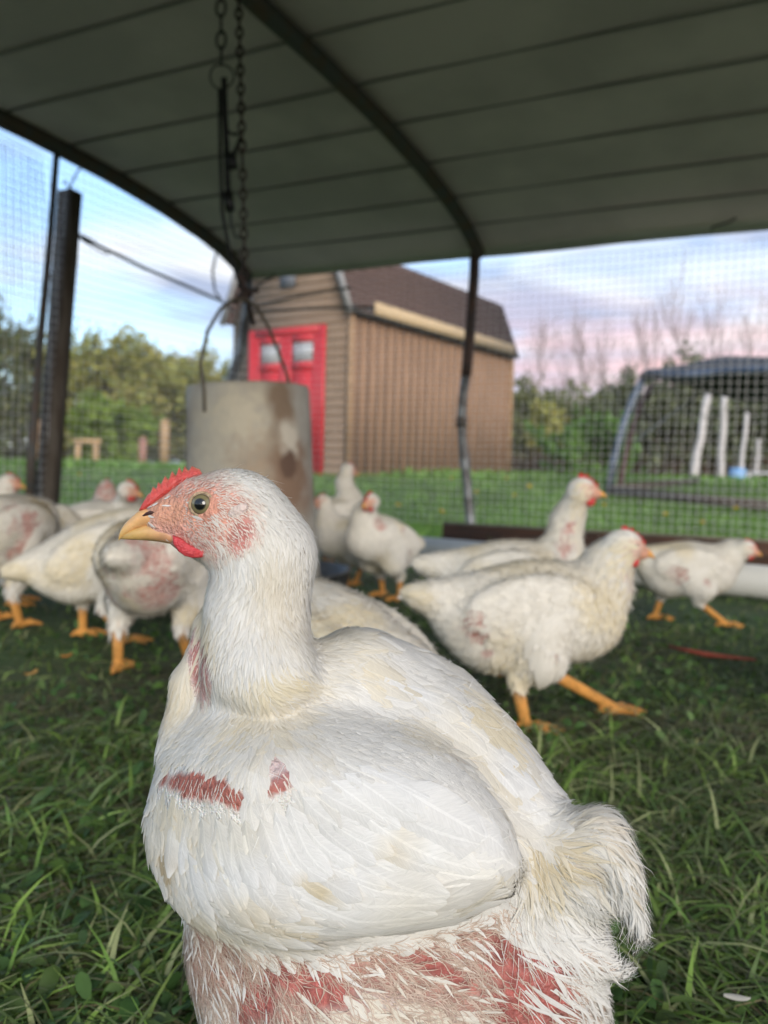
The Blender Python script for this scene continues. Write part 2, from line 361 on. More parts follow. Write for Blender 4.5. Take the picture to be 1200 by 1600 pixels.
# ================================================================== SETTING
# ground: one sheet to the horizon
xs = np.concatenate([np.linspace(-400, -14, 14), np.linspace(-12, 12, 61), np.linspace(14, 400, 14)]); ys = np.concatenate([np.linspace(-60, -3, 8), np.linspace(-2, 20, 56), np.linspace(22, 600, 20)])
X, Y = np.meshgrid(xs, ys, indexing='ij'); Z = hgt(X, Y)+.006*(vnoise(np.stack([X, Y, 0*X], -1), 3.1, 1)-.5)-.004
nx, ny = X.shape; I = np.arange(nx*ny).reshape(nx, ny)
mb = MB().add(np.stack([X, Y, Z], -1).reshape(-1, 3), np.stack([I[:-1, :-1], I[1:, :-1], I[1:, 1:], I[:-1, 1:]], -1).reshape(-1, 4))
gr = mb.build('ground', mat('soil', (.055, .06, .026), .95, ns=1.3, c2=(.04, .085, .02), bump=.6, bs=40)); tag(gr, 'dark soil and field ground under the grass', 'ground', kind='structure')

def blades(mb, n, xy, hmin, hmax, wmin, wmax, lean, cols, r, nv=4, flat=0):
    x, y = xy; z = hgt(x, y)-.004; h = r.uniform(hmin, hmax, n); w = r.uniform(wmin, wmax, n); a = r.uniform(0, 2*math.pi, n); ln = r.uniform(*lean, n); D = np.stack([np.cos(a), np.sin(a)], -1); b = a+r.normal(math.pi/2, .5, n); S = np.stack([np.cos(b), np.sin(b)], -1)
    rows = []
    for i in range(nv):
        v = i/(nv-1); out = ln*v**1.6*h; up = h*np.sqrt(np.clip(1-np.minimum(ln, .98)**2*v, .02, 1))*(v-.45*ln*v*v); ww = w*(1-v**1.8)*.5+.0002
        c = np.stack([x+D[:, 0]*out, y+D[:, 1]*out, z+up*(1-flat)+.006*v], -1); o = np.stack([S[:, 0]*ww, S[:, 1]*ww, 0*ww+.15*ww], -1); rows.append(np.stack([c-o, c+o], 1))
    V = np.stack(rows, 1).reshape(-1, 3); b = (np.arange(n)*nv*2)[:, None, None]; i = np.arange(nv-1)[None, :, None]*2; Q = (b+i+np.array([0, 1, 3, 2])).reshape(-1, 4)
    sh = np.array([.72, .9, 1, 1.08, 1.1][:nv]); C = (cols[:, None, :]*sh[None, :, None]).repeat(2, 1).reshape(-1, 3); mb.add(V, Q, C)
def leaves(mb, n, xy, smin, smax, cols, r, zmax=.03):     # broad oval weed leaves
    x, y = xy; z = hgt(x, y)+r.uniform(.004, zmax, n); s = r.uniform(smin, smax, n); a = r.uniform(0, 6.283, n); til = r.normal(0, .45, n); bl = r.normal(0.1, .4, n)
    d = np.stack([np.cos(a)*np.cos(bl), np.sin(a)*np.cos(bl), np.sin(bl)], -1); e = np.stack([-np.sin(a)*np.cos(til), np.cos(a)*np.cos(til), np.sin(til)], -1); up = np.array([0, 0, 1.])
    c = np.stack([x, y, z], -1); rows = []
    for v, w, q in ((0, .08, 0), (.25, .42, .05), (.55, .5, .07), (.85, .3, .02), (1, .03, -.06)):
        p = c+d*(v*s)[:, None]+up*(q*s)[:, None]; o = e*(w*s*.62)[:, None]; rows.append(np.stack([p-o+up*(.12*w*s)[:, None], p, p+o+up*(.12*w*s)[:, None]], 1))
    V = np.stack(rows, 1).reshape(-1, 3); b = (np.arange(n)*15)[:, None, None, None]; i = np.arange(4)[None, :, None, None]*3; j = np.arange(2)[None, None, :, None]; Q = (b+i+j+np.array([0, 1, 4, 3])).reshape(-1, 4)
    mb.add(V, Q, cols.repeat(15, 0))
def pal(n, P, r, v=.25):
    P = np.array(P); return P[r.integers(0, len(P), n)]*np.exp(r.normal(0, v, (n, 1)))
def wedge(n, y0, y1, r, k=.62, pw=1.6, pad=.25):           # spread over the view, denser nearby
    u = r.random(n); y = (y0**(1-pw)+u*(y1**(1-pw)-y0**(1-pw)))**(1/(1-pw)) if pw != 1 else y0*(y1/y0)**u
    return r.uniform(-1, 1, n)*(y*k+pad), y
r = np.random.default_rng(11)
M_GRASS = mat('grass_blade', attr=True, rough=.55, trans=.25, ns=30, na=.25, spec=.3)
GP = [(.14, .25, .055), (.20, .32, .07), (.28, .40, .11), (.10, .18, .05), (.36, .40, .19), (.18, .26, .10)]
mb = MB()
pm = lambda x, y: ((np.array([x-.49, y-4.68])*np.array([[.45], [.893]])).sum(0)) < 0 if False else ((x-.49)*.45+(y-4.68)*.893) < -.03
n = 75000; x, y = wedge(n, .2, 5.6, r); k = pm(x, y); x, y = x[k], y[k]; n = len(x)
pt = vnoise(np.stack([x, y, 0*x], -1), 5, 3); w9 = vnoise(np.stack([x, y, 0*x], -1), 3.3, 21)+.12*(x < -.3)*(y > .9); k = (w9 < .58)|(r.random(n) < .35); x, y, pt = x[k], y[k], pt[k]; n = len(x); c = pal(n, GP, r)*(.55+.8*pt)[:, None]
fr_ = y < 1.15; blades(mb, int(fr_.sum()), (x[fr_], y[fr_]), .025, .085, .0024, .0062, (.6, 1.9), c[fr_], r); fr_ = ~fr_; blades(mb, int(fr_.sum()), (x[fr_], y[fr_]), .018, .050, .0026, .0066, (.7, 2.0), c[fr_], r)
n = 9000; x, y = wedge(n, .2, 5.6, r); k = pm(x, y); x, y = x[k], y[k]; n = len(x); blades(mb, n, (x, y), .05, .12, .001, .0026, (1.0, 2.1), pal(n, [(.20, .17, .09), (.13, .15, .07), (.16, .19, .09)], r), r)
n = 24000; x, y = wedge(n, .2, 5.6, r); k = pm(x, y)&(vnoise(np.stack([x, y, 0*x], -1), 4, 9) > .38); x, y = x[k], y[k]; n = len(x); leaves(mb, n, (x, y), .007, .026, pal(n, [(.08, .16, .045), (.05, .11, .03), (.13, .21, .07), (.10, .18, .04)], r), r)
# extra growth close to the lens
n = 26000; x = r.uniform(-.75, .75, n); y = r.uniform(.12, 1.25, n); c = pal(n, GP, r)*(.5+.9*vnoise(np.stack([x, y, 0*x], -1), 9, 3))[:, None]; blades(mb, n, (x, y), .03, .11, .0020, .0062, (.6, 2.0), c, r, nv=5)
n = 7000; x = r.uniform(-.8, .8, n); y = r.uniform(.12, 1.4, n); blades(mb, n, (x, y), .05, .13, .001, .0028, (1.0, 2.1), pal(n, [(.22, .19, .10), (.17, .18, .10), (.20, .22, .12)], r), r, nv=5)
g = mb.build('pen_grass', M_GRASS); tag(g, 'trodden dark grass and weed leaves inside the pen', 'grass', kind='stuff')
mb = MB(); LP = [(.19, .38, .07), (.26, .47, .09), (.15, .31, .06), (.33, .52, .14)]
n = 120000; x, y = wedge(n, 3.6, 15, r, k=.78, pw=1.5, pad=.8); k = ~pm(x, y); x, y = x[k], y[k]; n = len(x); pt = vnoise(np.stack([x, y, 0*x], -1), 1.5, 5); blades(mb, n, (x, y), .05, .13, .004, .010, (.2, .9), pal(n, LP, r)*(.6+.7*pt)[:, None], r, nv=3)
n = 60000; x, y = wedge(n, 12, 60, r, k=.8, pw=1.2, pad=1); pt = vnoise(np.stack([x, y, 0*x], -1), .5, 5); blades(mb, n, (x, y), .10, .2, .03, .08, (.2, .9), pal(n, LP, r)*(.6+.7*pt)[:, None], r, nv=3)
g = mb.build('lawn_grass', M_GRASS); tag(g, 'bright green field grass beyond the pen', 'grass', kind='stuff')

# ------------------------------------------------------------------ the chicken pen (arched roof on bent pipes, wire walls)
D1 = np.array([-.893, .45, 0]); D2 = np.array([.45, .893, 0]); P2 = np.array([.49, 4.68, 0.]); UP = np.array([0, 0, 1.])
def pen(s, u, z): return P2+D1*s-D2*u+UP*z             # s along the eave (left), u in from the far wall, z up
half = [(0, 1.64), (.10, 1.69), (.25, 1.75), (.45, 1.80), (.8, 1.86), (1.2, 1.905), (1.7, 1.935), (2.45, 1.95)]
prof = half+[(4.9-a, b) for a, b in half[::-1][1:]]
S0, S1 = -2.6, 1.57
penE = empty('chicken_pen', pen(0, 0, 0), label='low chicken pen around the hens, dull arched roof on bent pipes, wire mesh walls', cat='chicken pen')
penE.location = tuple(pen(0, 0, 0))
def pb(mb, name, m, parent=None, smooth=True):
    O = pen(0, 0, 0)
    for i in range(len(mb.v)): mb.v[i] = mb.v[i]-O
    return mb.build(name, m, parent or penE, smooth)
M_ROOF = mat('roof_sheet', (.70, .62, .59), .75, ns=1.6, c2=(.56, .50, .48), bump=.1, bs=60)
mb = MB(); P = []; pr = np.array(prof); pu = np.interp(np.linspace(0, 1, 60), np.linspace(0, 1, len(pr)), pr[:, 0]); pz = np.interp(pu, pr[:, 0], pr[:, 1])
ss = np.linspace(S1+.03, S0-.05, 30)
for dz in (.022, .034):
    for a in ss:
        for u, z in zip(pu, pz): P.append(pen(a, u if 0 < u < 4.9 else u+(-.06 if u == 0 else .06), z+dz-(0.035 if u in (0, 4.9) else 0)+.004*math.sin(a*5+u)))
P = np.array(P); nu_ = len(pu); ns_ = len(ss); F = []
for L_ in range(2):
    for i in range(ns_-1):
        for j in range(nu_-1): a = L_*ns_*nu_+i*nu_+j; F.append((a, a+1, a+nu_+1, a+nu_) if L_ else (a, a+nu_, a+nu_+1, a+1))
o = ns_*nu_
for i in range(ns_-1):
    for j in (0, nu_-1): a = i*nu_+j; F.append((a, a+nu_, a+nu_+o, a+o) if j else (a, a+o, a+nu_+o, a+nu_))
for j in range(nu_-1):
    for i in (0, ns_-1): a = i*nu_+j; F.append((a, a+1, a+1+o, a+o) if i else (a, a+o, a+1+o, a+1))
pb(mb.add(P, F), 'roof', M_ROOF)
M_SEAM = mat('roof_seam', (.26, .25, .23), .8)
for u in [.18, .43, .76, 1.12, 1.46, 1.82, 2.18, 2.54, 2.9, 3.3, 3.7, 4.1, 4.5]:
    z = np.interp(u, pr[:, 0], pr[:, 1]); m_ = MB().tube([pen(a, u, z+.016-.003*math.sin(a*3)) for a in np.linspace(S1, S0, 12)], .0055, 6); pb(m_, 'roof_seam', M_SEAM)
M_PIPE = mat('galvanised_pipe', (.26, .275, .28), .5, .55, ns=9, c2=(.09, .085, .08), bump=.1, bs=40)
M_PIPED = mat('dark_painted_pipe', (.075, .078, .075), .6, .2, ns=14, c2=(.10, .07, .05))
M_RUST = mat('rusty_pipe', (.075, .04, .028), .7, .2, ns=18, c2=(.04, .03, .028), bump=.2, bs=60)
def hoop(s, rr=.024, m=M_PIPED):
    P = [pen(s, u, z-.012) for u, z in zip(pu, pz)]; return pb(MB().tube(P, rr, 12), 'hoop', m)
hoop(S1, .040); h2 = hoop(0, .035); hoop(S0+.05)
# far legs; the middle one is kinked and its upper half is rusty
def spline(pts, n=24):
    pts = np.array(pts, float); t = np.linspace(0, 1, len(pts)); q = np.linspace(0, 1, n); return np.stack([np.interp(q, t, pts[:, i]) for i in range(3)], -1)
wallN = np.cross(D1, UP)
def onwall(px, py, dn=0):
    d = ray(px, py); t = np.dot(P2-CPOS, wallN)/np.dot(d, wallN); return CPOS+d*t-D2*dn
pb(MB().tube([pen(0, .02, 1.66), onwall(742, 400), onwall(741, 430), onwall(736, 500), onwall(731, 560), onwall(728, 588)], .029, 12), 'leg_sleeve', M_RUST)
pb(MB().tube([onwall(728, 586), onwall(723, 625), onwall(721, 658), onwall(723, 690), onwall(730, 760), onwall(736, 825), onwall(738, 848)], .027, 12), 'leg', M_PIPE)
pb(MB().tube([onwall(722, 652), onwall(721, 668)], .033, 12), 'pipe_coupling', M_PIPED)
pb(MB().tube([onwall(385, 425), onwall(389, 455), onwall(386, 490), onwall(377, 545), onwall(362, 590), onwall(350, 650), onwall(342, 740), onwall(338, 800)], .031, 12), 'leg', M_PIPE)
pb(MB().tube([pen(S0+.05, 0, 1.65), pen(S0+.05, 0, 0)], .022, 10), 'leg', M_PIPE)
for s in (S0+.05, .2, S1): pb(MB().tube([pen(s, 4.9, 1.62), pen(s, 4.9, 0)], .022, 10), 'leg', M_PIPE)
# base boards
M_BOARD = mat('weathered_board', (.10, .045, .026), .85, ns=6, c2=(.05, .028, .02), bump=.3, bs=30, stretch=(1, 1, 6))
def plank(a, b, h, w, m, name='base_board'): return pb(MB().bar(np.array(a)+UP*h/2, np.array(b)+UP*h/2, w, h), name, m, smooth=False)
plank(pen(.15, .03, 0), pen(S0, .03, 0), .125, .04, M_BOARD); plank(pen(S0, 0, 0), pen(S0, 4.9, 0), .125, .04, M_BOARD)
pb(MB().bar(pen(.15, .03, .131), pen(S0, .03, .131), .05, .012), 'board_cap', mat('pale_wood_edge', (.22, .19, .14), .8, ns=12, na=.3), smooth=False)
# end wall uprights
endN = np.cross(D2, UP); PE = pen(S1, 0, 0)
def onend(px, py, off=0):
    d = ray(px, py); t = np.dot(PE-CPOS, endN)/np.dot(d, endN); return CPOS+d*t+D1*off
M_POST = mat('grey_brown_timber', (.085, .065, .048), .85, ns=5, c2=(.13, .11, .09), bump=.35, bs=22, stretch=(5, 5, 1))
a = onend(84, 790, .05); b = onend(121, 298, .05)
pb(MB().bar(a, b, .095, .07, up=D2), 'timber_post', M_POST, smooth=False)
pb(MB().tube([onend(89, 232), onend(76, 400), onend(62, 540), onend(50, 700), onend(46, 790)], [.016, .016, .020, .023, .023], 8), 'thin_upright', M_PIPED)
pb(MB().tube([onend(126, 366, .03), onend(230, 417, .03), onend(352, 470, .03)], .009, 6), 'brace_rod', mat('grey_wire', (.22, .24, .22), .5, .4))
M_WIRE = mat('fence_wire', (.40, .42, .42), .5, .3)
M_WIRED = mat('dark_wire', (.06, .06, .05), .6, .3)
c0 = onend(127, 367, .02); t = np.linspace(0, 2*math.pi, 24)
pb(MB().tube([c0-D2*(.10-.10*math.cos(q))*1.0*(-1)+UP*(.015*math.sin(q)-.02*(1-math.cos(q))) for q in t], .004, 5), 'wire_tie', M_WIRED)
pb(MB().tube([onend(118, 296, .04), onend(122, 283, .04), onend(130, 266, .04), onend(135, 262, .04)], .005, 5), 'wire_tie', M_WIRED)
pb(MB().tube([onend(118, 296, .04), onend(112, 280, .04), onend(108, 286, .04)], .004, 5), 'wire_tie', M_WIRED)
pb(MB().tube([onwall(338, 395), onwall(332, 425), onwall(336, 455), onwall(350, 475), onwall(366, 488)], .008, 6), 'wire_loop', M_WIRED)
pb(MB().tube([onwall(385, 481), onwall(450, 466), onwall(500, 457), onwall(548, 449)], .008, 6), 'stay_wire', M_WIRED)
pb(MB().tube([onwall(385, 486), onwall(430, 484), onwall(500, 482), onwall(585, 480)], .008, 6), 'stay_wire', M_WIRED)
pb(MB().tube([onwall(392, 455), onwall(412, 440), onwall(430, 430)], .008, 6), 'stay_wire', M_WIRED)
pb(MB().tube([onwall(1112, 363, .05), onwall(1118, 358, .05), onwall(1140, 352, .05), onwall(1152, 345, .05)], .006, 5), 'wire_tie', M_WIRED)
# wire mesh walls, slightly slack
def meshwall(f, us, zs, r_, amp, name, m, ext=None):
    mb = MB()
    def pt(a, b):
        q = np.array([a, b, 0.]); w = amp*(vnoise(q[None]*1.0, 1.9, 4)[0]-.5); w2 = amp*.25*(vnoise(q[None], 7, 8)[0]-.5); return f(a, b, w+w2)
    for a in us: 
        zt = ext(a) if ext else zs[-1]; bs_ = np.arange(zs[0], zt, .12); mb.tube([pt(a+.0025*math.sin(b*9+a*31), b) for b in bs_], r_, 3, cap=False)
    for b in zs:
        aa = np.array([q for q in np.arange(us[0], us[-1], .12) if (not ext) or b < ext(q)])
        if len(aa) > 1: mb.tube([pt(a, b+.0025*math.sin(a*11+b*17)) for a in aa], r_, 3, cap=False)
    return pb(mb, name, m)
M_MESH = mat('mesh_wire', (.80, .80, .80), .55, .3)
meshwall(lambda a, b, w: pen(a, .015+w, b), np.arange(S0, S1, .040), np.arange(.13, 1.66, .040), .0011, .03, 'wire_mesh', M_MESH)
meshwall(lambda a, b, w: pen(S1+.03+w, a, b), np.arange(.02, 4.88, .042), np.arange(.05, 1.96, .042), .0013, .03, 'wire_mesh', M_MESH, ext=lambda a: float(np.interp(a, pr[:, 0], pr[:, 1])))
meshwall(lambda a, b, w: pen(S1+.075+w, a, b), np.arange(1.52, 3.4, .022), np.arange(.05, 1.96, .022), .0013, .16, 'wire_mesh', mat('mesh_wire_dark', (.15, .16, .16), .55, .3), ext=lambda a: float(np.interp(a, pr[:, 0], pr[:, 1])))
meshwall(lambda a, b, w: pen(S0+w, a, b), np.arange(.02, 4.88, .05), np.arange(.13, 1.9, .05), .0011, .03, 'wire_mesh', M_MESH, ext=lambda a: float(np.interp(a, pr[:, 0], pr[:, 1])))

# ------------------------------------------------------------------ hanging feeder, chains
FD = np.array([-.388, 2.5, -.025]); 
fe = empty('hanging_feeder', FD, label='dirty galvanised tube feeder with a dark pan, hanging on chains behind the front hen', cat='feeder')
fe.rotation_euler = (0, -.04, 0)
M_GALV = mat('dirty_galvanised', (.36, .34, .29), .7, .2, ns=7, c2=(.20, .155, .11), bump=.25, bs=55, ramp=(.42, .70))
def smudge(m):                                          # caked feed dust: brown runs and pale crust with a shape of their own
    t = m.node_tree; b = t.nodes['Principled BSDF']; tcn = t.nodes.new('ShaderNodeTexCoord')
    def blob(loc, scl, seed, e1=.3):
        mp = t.nodes.new('ShaderNodeMapping'); mp.inputs['Location'].default_value = [-a*b_ for a, b_ in zip(loc, scl)]; mp.inputs['Scale'].default_value = scl; t.links.new(tcn.outputs['Object'], mp.inputs[0])
        g = t.nodes.new('ShaderNodeTexGradient'); g.gradient_type = 'SPHERICAL'; t.links.new(mp.outputs[0], g.inputs[0])
        n = t.nodes.new('ShaderNodeTexNoise'); n.inputs['Scale'].default_value = 14+seed; n.inputs['Detail'].default_value = 6; t.links.new(tcn.outputs['Object'], n.inputs['Vector'])
        a = t.nodes.new('ShaderNodeMath'); a.operation = 'MULTIPLY'; t.links.new(g.outputs['Fac'], a.inputs[0]); t.links.new(n.outputs['Fac'], a.inputs[1])
        r_ = t.nodes.new('ShaderNodeValToRGB'); r_.color_ramp.elements[0].position = e1*.35; r_.color_ramp.elements[1].position = e1; t.links.new(a.outputs[0], r_.inputs[0]); return r_.outputs[0]
    src = b.inputs['Base Color'].links[0].from_socket
    for loc, scl, c, sd, e1 in (((.0, -.17, .58), (4, 4, 5), (.46, .41, .31), 14, .42), ((-.08, -.17, .42), (4, 4, 3.5), (.42, .38, .30), 21, .42), ((.06, -.16, .36), (5, 5, 3), (.34, .26, .18), 30, .46), ((.115, -.14, .64), (14, 14, 5), (.20, .14, .09), 0, .36), ((.125, -.14, .52), (11, 11, 6.5), (.24, .17, .11), 3, .40), ((.15, -.12, .40), (7, 7, 5), (.22, .14, .09), 11, .36), ((.14, -.13, .52), (17, 17, 11), (.52, .47, .38), 9, .30), ((.13, -.13, .45), (22, 22, 16), (.12, .07, .045), 17, .26)):
        mx = t.nodes.new('ShaderNodeMix'); mx.data_type = 'RGBA'; t.links.new(blob(loc, scl, sd, e1), mx.inputs['Factor']); t.links.new(src, mx.inputs['A']); mx.inputs['B'].default_value = (*c, 1); src = mx.outputs['Result']
    t.links.new(src, b.inputs['Base Color'])
smudge(M_GALV)
MB().lathe([(.168, .678), (.173, .684), (.180, .682), (.183, .67), (.186, .50), (.193, .30), (.203, .12), (.207, .115), (.200, .115), (.184, .45), (.176, .668), (.168, .678)], 64).build('feeder_tube', M_GALV, fe)
MB().lathe([(.002, .50), (.10, .46), (.178, .40)], 48).build('feed', mat('feed_mash', (.30, .22, .12), .95, ns=90, na=.5, bump=.8, bs=160), fe)
MB().lathe([(.001, .075), (.27, .075), (.288, .09), (.296, .128), (.300, .130), (.298, .136), (.288, .132), (.279, .095), (.265, .086), (.001, .086)], 56).build('feeder_pan', mat('dark_pan', (.075, .078, .08), .5, .4, ns=20, na=.4), fe)
q = np.linspace(0, math.pi, 21); bz = [(.182*math.cos(a)*(1 if abs(math.cos(a)) > .99 else 1), 0, .655+.30*math.sin(a)**.75) for a in q]
bz = [(-.183, -.02, .60), (-.184, -.02, .66), (-.178, 0, .74), (-.150, 0, .83), (-.100, 0, .90), (-.05, 0, .935), (0, 0, .94), (.04, 0, .93), (.09, -.0, .87), (.135, 0, .79), (.165, 0, .73), (.178, -.01, .66), (.178, -.01, .60)]
MB().tube([(a*.62-b*.78, a*.78+b*.62, c) for a, b, c in bz], .0055, 8).build('bail_handle', mat('bail_wire', (.10, .085, .06), .6, .5), fe)
def chain(mb, a, b, ll, lw, wr, r_):
    a = np.array(a); b = np.array(b); t = b-a; n = max(1, int(np.linalg.norm(t)/(ll*.78))); t = t/np.linalg.norm(t); s1 = np.cross(t, [0, 1, 0.]); s1 /= np.linalg.norm(s1); s2 = np.cross(t, s1)
    for i in range(n):
        c = a+(b-a)*(i+.5)/n; s_ = (s1 if i % 2 else s2); s_ = s_+(s1+s2)*.25; s_ /= np.linalg.norm(s_); P = []
        for k in range(13):
            q = 2*math.pi*k/12; P.append(c+t*(ll/2*math.cos(q))+s_*(lw/2*math.sin(q)*(1.25 if abs(math.cos(q)) < .8 else 1)))
        mb.tube(P, wr, 5, cap=False)
M_CH = mat('rusty_chain', (.05, .032, .026), .7, .3, ns=60, na=.5)
dch = 2.5
knot = at(383, 465, dch); top = at(372, -30, 2.5)
mb = MB(); chain(mb, top, at(379, 250, dch), .036, .016, .0042, r); chain(mb, at(379, 250, dch), knot, .036, .016, .0042, r)
ch = mb.build('hanging_chain', M_CH); tag(ch, 'long rusty chain hanging from the roof down to the feeder, right of the black strap', 'chain', 'chains holding up the feeder')
mb = MB(); chain(mb, at(345, -25, dch), at(346, 100, dch), .055, .024, .0045, r); c1 = at(347, 120, dch); P = [c1+np.array([.036*math.cos(a), .004*math.sin(2*a), .036*math.sin(a)]) for a in np.linspace(0, 2*math.pi, 25)]; mb.tube(P, .003, 6, cap=False)
ch = mb.build('hanging_chain', mat('dark_chain', (.035, .037, .033), .6, .4)); tag(ch, 'short dark chain of big links ending in a thin ring, above the black strap', 'chain', 'chains holding up the feeder')
st = empty('ratchet_strap', at(352, 120, dch), label='black ratchet strap with loose tail hanging from the ring beside the feeder chain', cat='strap'); so_ = np.array(st.location)
M_STR = mat('black_webbing', (.012, .014, .015), .8, ns=200, na=.3, bump=.3)
def rel(m_, name, m, p): 
    m_.v = [v-so_ for v in m_.v]; return m_.build(name, m, p)
a_ = [at(*q, dch) for q in ((350, 122), (351, 170), (354, 230), (356, 290), (359, 325))]
m_ = MB()
for i in range(4): m_.bar(a_[i]-(a_[i+1]-a_[i])*.02, a_[i+1], .017, .006, up=(0, 1, 0))
rel(m_, 'webbing', M_STR, st)
m_ = MB()
a2 = [at(*q, dch+.01) for q in ((343, 140), (344, 230), (347, 330), (360, 400), (378, 455))]
for i in range(4): m_.bar(a2[i], a2[i+1], .010, .004, up=(0, 1, 0))
rel(m_, 'webbing', M_STR, st)
m_ = MB(); m_.bar(at(360, 240, dch-.01), at(364, 264, dch-.01), .03, .02, up=(0, 1, 0)); m_.tube([at(356, 205, dch), at(364, 210, dch), at(374, 209, dch)], .005, 6); m_.tube([at(365, 240, dch), at(372, 225, dch), at(376, 214, dch)], .006, 6)
rel(m_, 'ratchet_buckle', mat('black_steel', (.015, .016, .016), .45, .5), st)
m_ = MB(); m_.bar(at(356, 300, dch), at(360, 330, dch), .026, .018, up=(0, 1, 0)); m_.tube([at(360, 330, dch), at(361, 350, dch), at(368, 370, dch), at(380, 372, dch)], .0035, 6); rel(m_, 'strap_hook', MAT['black_steel'], st)
m_ = MB()
for k in range(7):
    q = np.random.default_rng(k).normal(0, 1, 3)*np.array([.018, .014, .025]); m_.tube([knot+q*1.2, knot-q*.5+UP*.02, knot-q], .007, 6)
wk = m_.build('wire_knot', M_CH); tag(wk, 'tangle of rusty wire tying the chains to the feeder handle', 'wire knot')

# ------------------------------------------------------------------ white pipe on the grass
TA = np.array([.02, 3.92, .062]); TB = np.array([2.1, 2.32, .062])
tr = empty('plastic_pipe', TA*np.array([1, 1, 0]), label='long white plastic pipe lying on the grass inside the far base board', cat='pipe'); O = TA*np.array([1, 1, 0])
M_PVC = mat('white_pvc', (.62, .61, .56), .4, ns=6, c2=(.45, .42, .34), ramp=(.45, .8))
MB().tube([TA-O, (TA+TB)/2-O, TB-O], .060, 32).build('pipe_body', M_PVC, tr)
tt = (TB-TA)/np.linalg.norm(TB-TA); MB().tube([TA-O-tt*.012, TA-O+tt*.05], .067, 32).build('end_cap', mat('pvc_cap', (.55, .5, .42), .5), tr)
# ------------------------------------------------------------------ litter in the grass
P = [at(px, py, d)+UP*0 for px, py, d in ((1045, 1026, 1.93), (1080, 1031, 1.88), (1105, 1036, 1.85), (1140, 1040, 1.83), (1180, 1042, 1.81))]; P = np.array(P); P[:, 2] = .03
tw = MB().tube(P, [.003, .005, .006, .004, .003], 6).build('twig', mat('red_stem', (.35, .07, .04), .7)); tag(tw, 'thin reddish stem lying on the grass at the right', 'twig')
for px, py, d_, c, lb in ((104, 1062, 1.62, (.55, .20, .03), 'small orange leaf in the dark grass, under the left hens'), (48, 1098, 1.48, (.45, .25, .06), 'small ochre leaf in the grass near the left edge')):
    q = at(px, py, d_); q[2] = .045; m_ = MB(); a = np.linspace(0, 2*math.pi, 14)[:-1]; pillow(m_, np.stack([.013*np.cos(a), .009*np.sin(a)*(1-.3*np.cos(a)), .003*np.cos(2*a)], -1), (0, 0, 1), .001)
    o = m_.build('fallen_leaf', mat('leaf_'+('orange' if px > 60 else 'ochre'), c, .7)); o.location = tuple(q); o.rotation_euler = (.3, .2, px); tag(o, lb, 'leaf', 'fallen leaves in the pen grass')

# ------------------------------------------------------------------ dandelions
m_ = MB(); a = r.random(60)*6.283; 
for k in range(46):
    an = r.random()*6.283; el = r.uniform(.1, 1.35); d_ = np.array([math.cos(an)*math.cos(el), math.sin(an)*math.cos(el), math.sin(el)])*.026; s_ = np.cross(d_, UP); s_ = s_/np.linalg.norm(s_)*.0035; m_.add([-s_, s_, d_+s_*.9, d_-s_*.9], [(0, 1, 2, 3)])
head0 = m_.build('flower_head', mat('dandelion_yellow', (.75, .55, .02), .6), smooth=False); stem0 = MB().tube([(0, 0, -.11), (.004, 0, -.05), (0, 0, 0)], .0025, 5).build('stem', mat('dandelion_stem', (.12, .22, .05), .7))
first = True
spots = [(745, 770, 'just right of the kinked pipe leg'), (804, 775, 'left of the upstretched hen neck'), (792, 748, 'below the far corner of the shed'), (827, 760, 'between the shed corner and the upstretched hen head'), (704, 748, 'left of the kinked pipe leg, below the shed wall'), (943, 790, 'right of the upstretched hen beak'), (1040, 805, 'above the back of the farthest right hen'), (1098, 818, 'above the head of the farthest right hen'), (1150, 795, 'near the right edge, below the second pen rail'), (622, 790, 'above the plump hen back beside the feeder'), (552, 752, 'right of the highest stretched hen neck'), (690, 800, 'above the end of the brown base board'), (124, 742, 'right beside the timber post at the left')]
for i, (px, py, wh) in enumerate(spots):
    lo, hi = 4.9, 30.
    for _ in range(40):                                  # where this sight line meets the rising field
        md = (lo+hi)/2; q = atY(px, py, md)
        if q[2] > float(hgt(0, md))+.10: lo = md
        else: hi = md
    q = atY(px, py, lo)
    e = empty('dandelion', q, r.random()*6, 'yellow dandelion in the lawn, '+wh, 'flower', 'yellow dandelions in the lawn'); e.rotation_euler = (r.normal(0, .3), r.normal(0, .3), 0)
    for s_ in (head0, stem0):
        if first: s_.parent = e
        else: c = s_.copy(); COL.objects.link(c); c.parent = e
    first = False

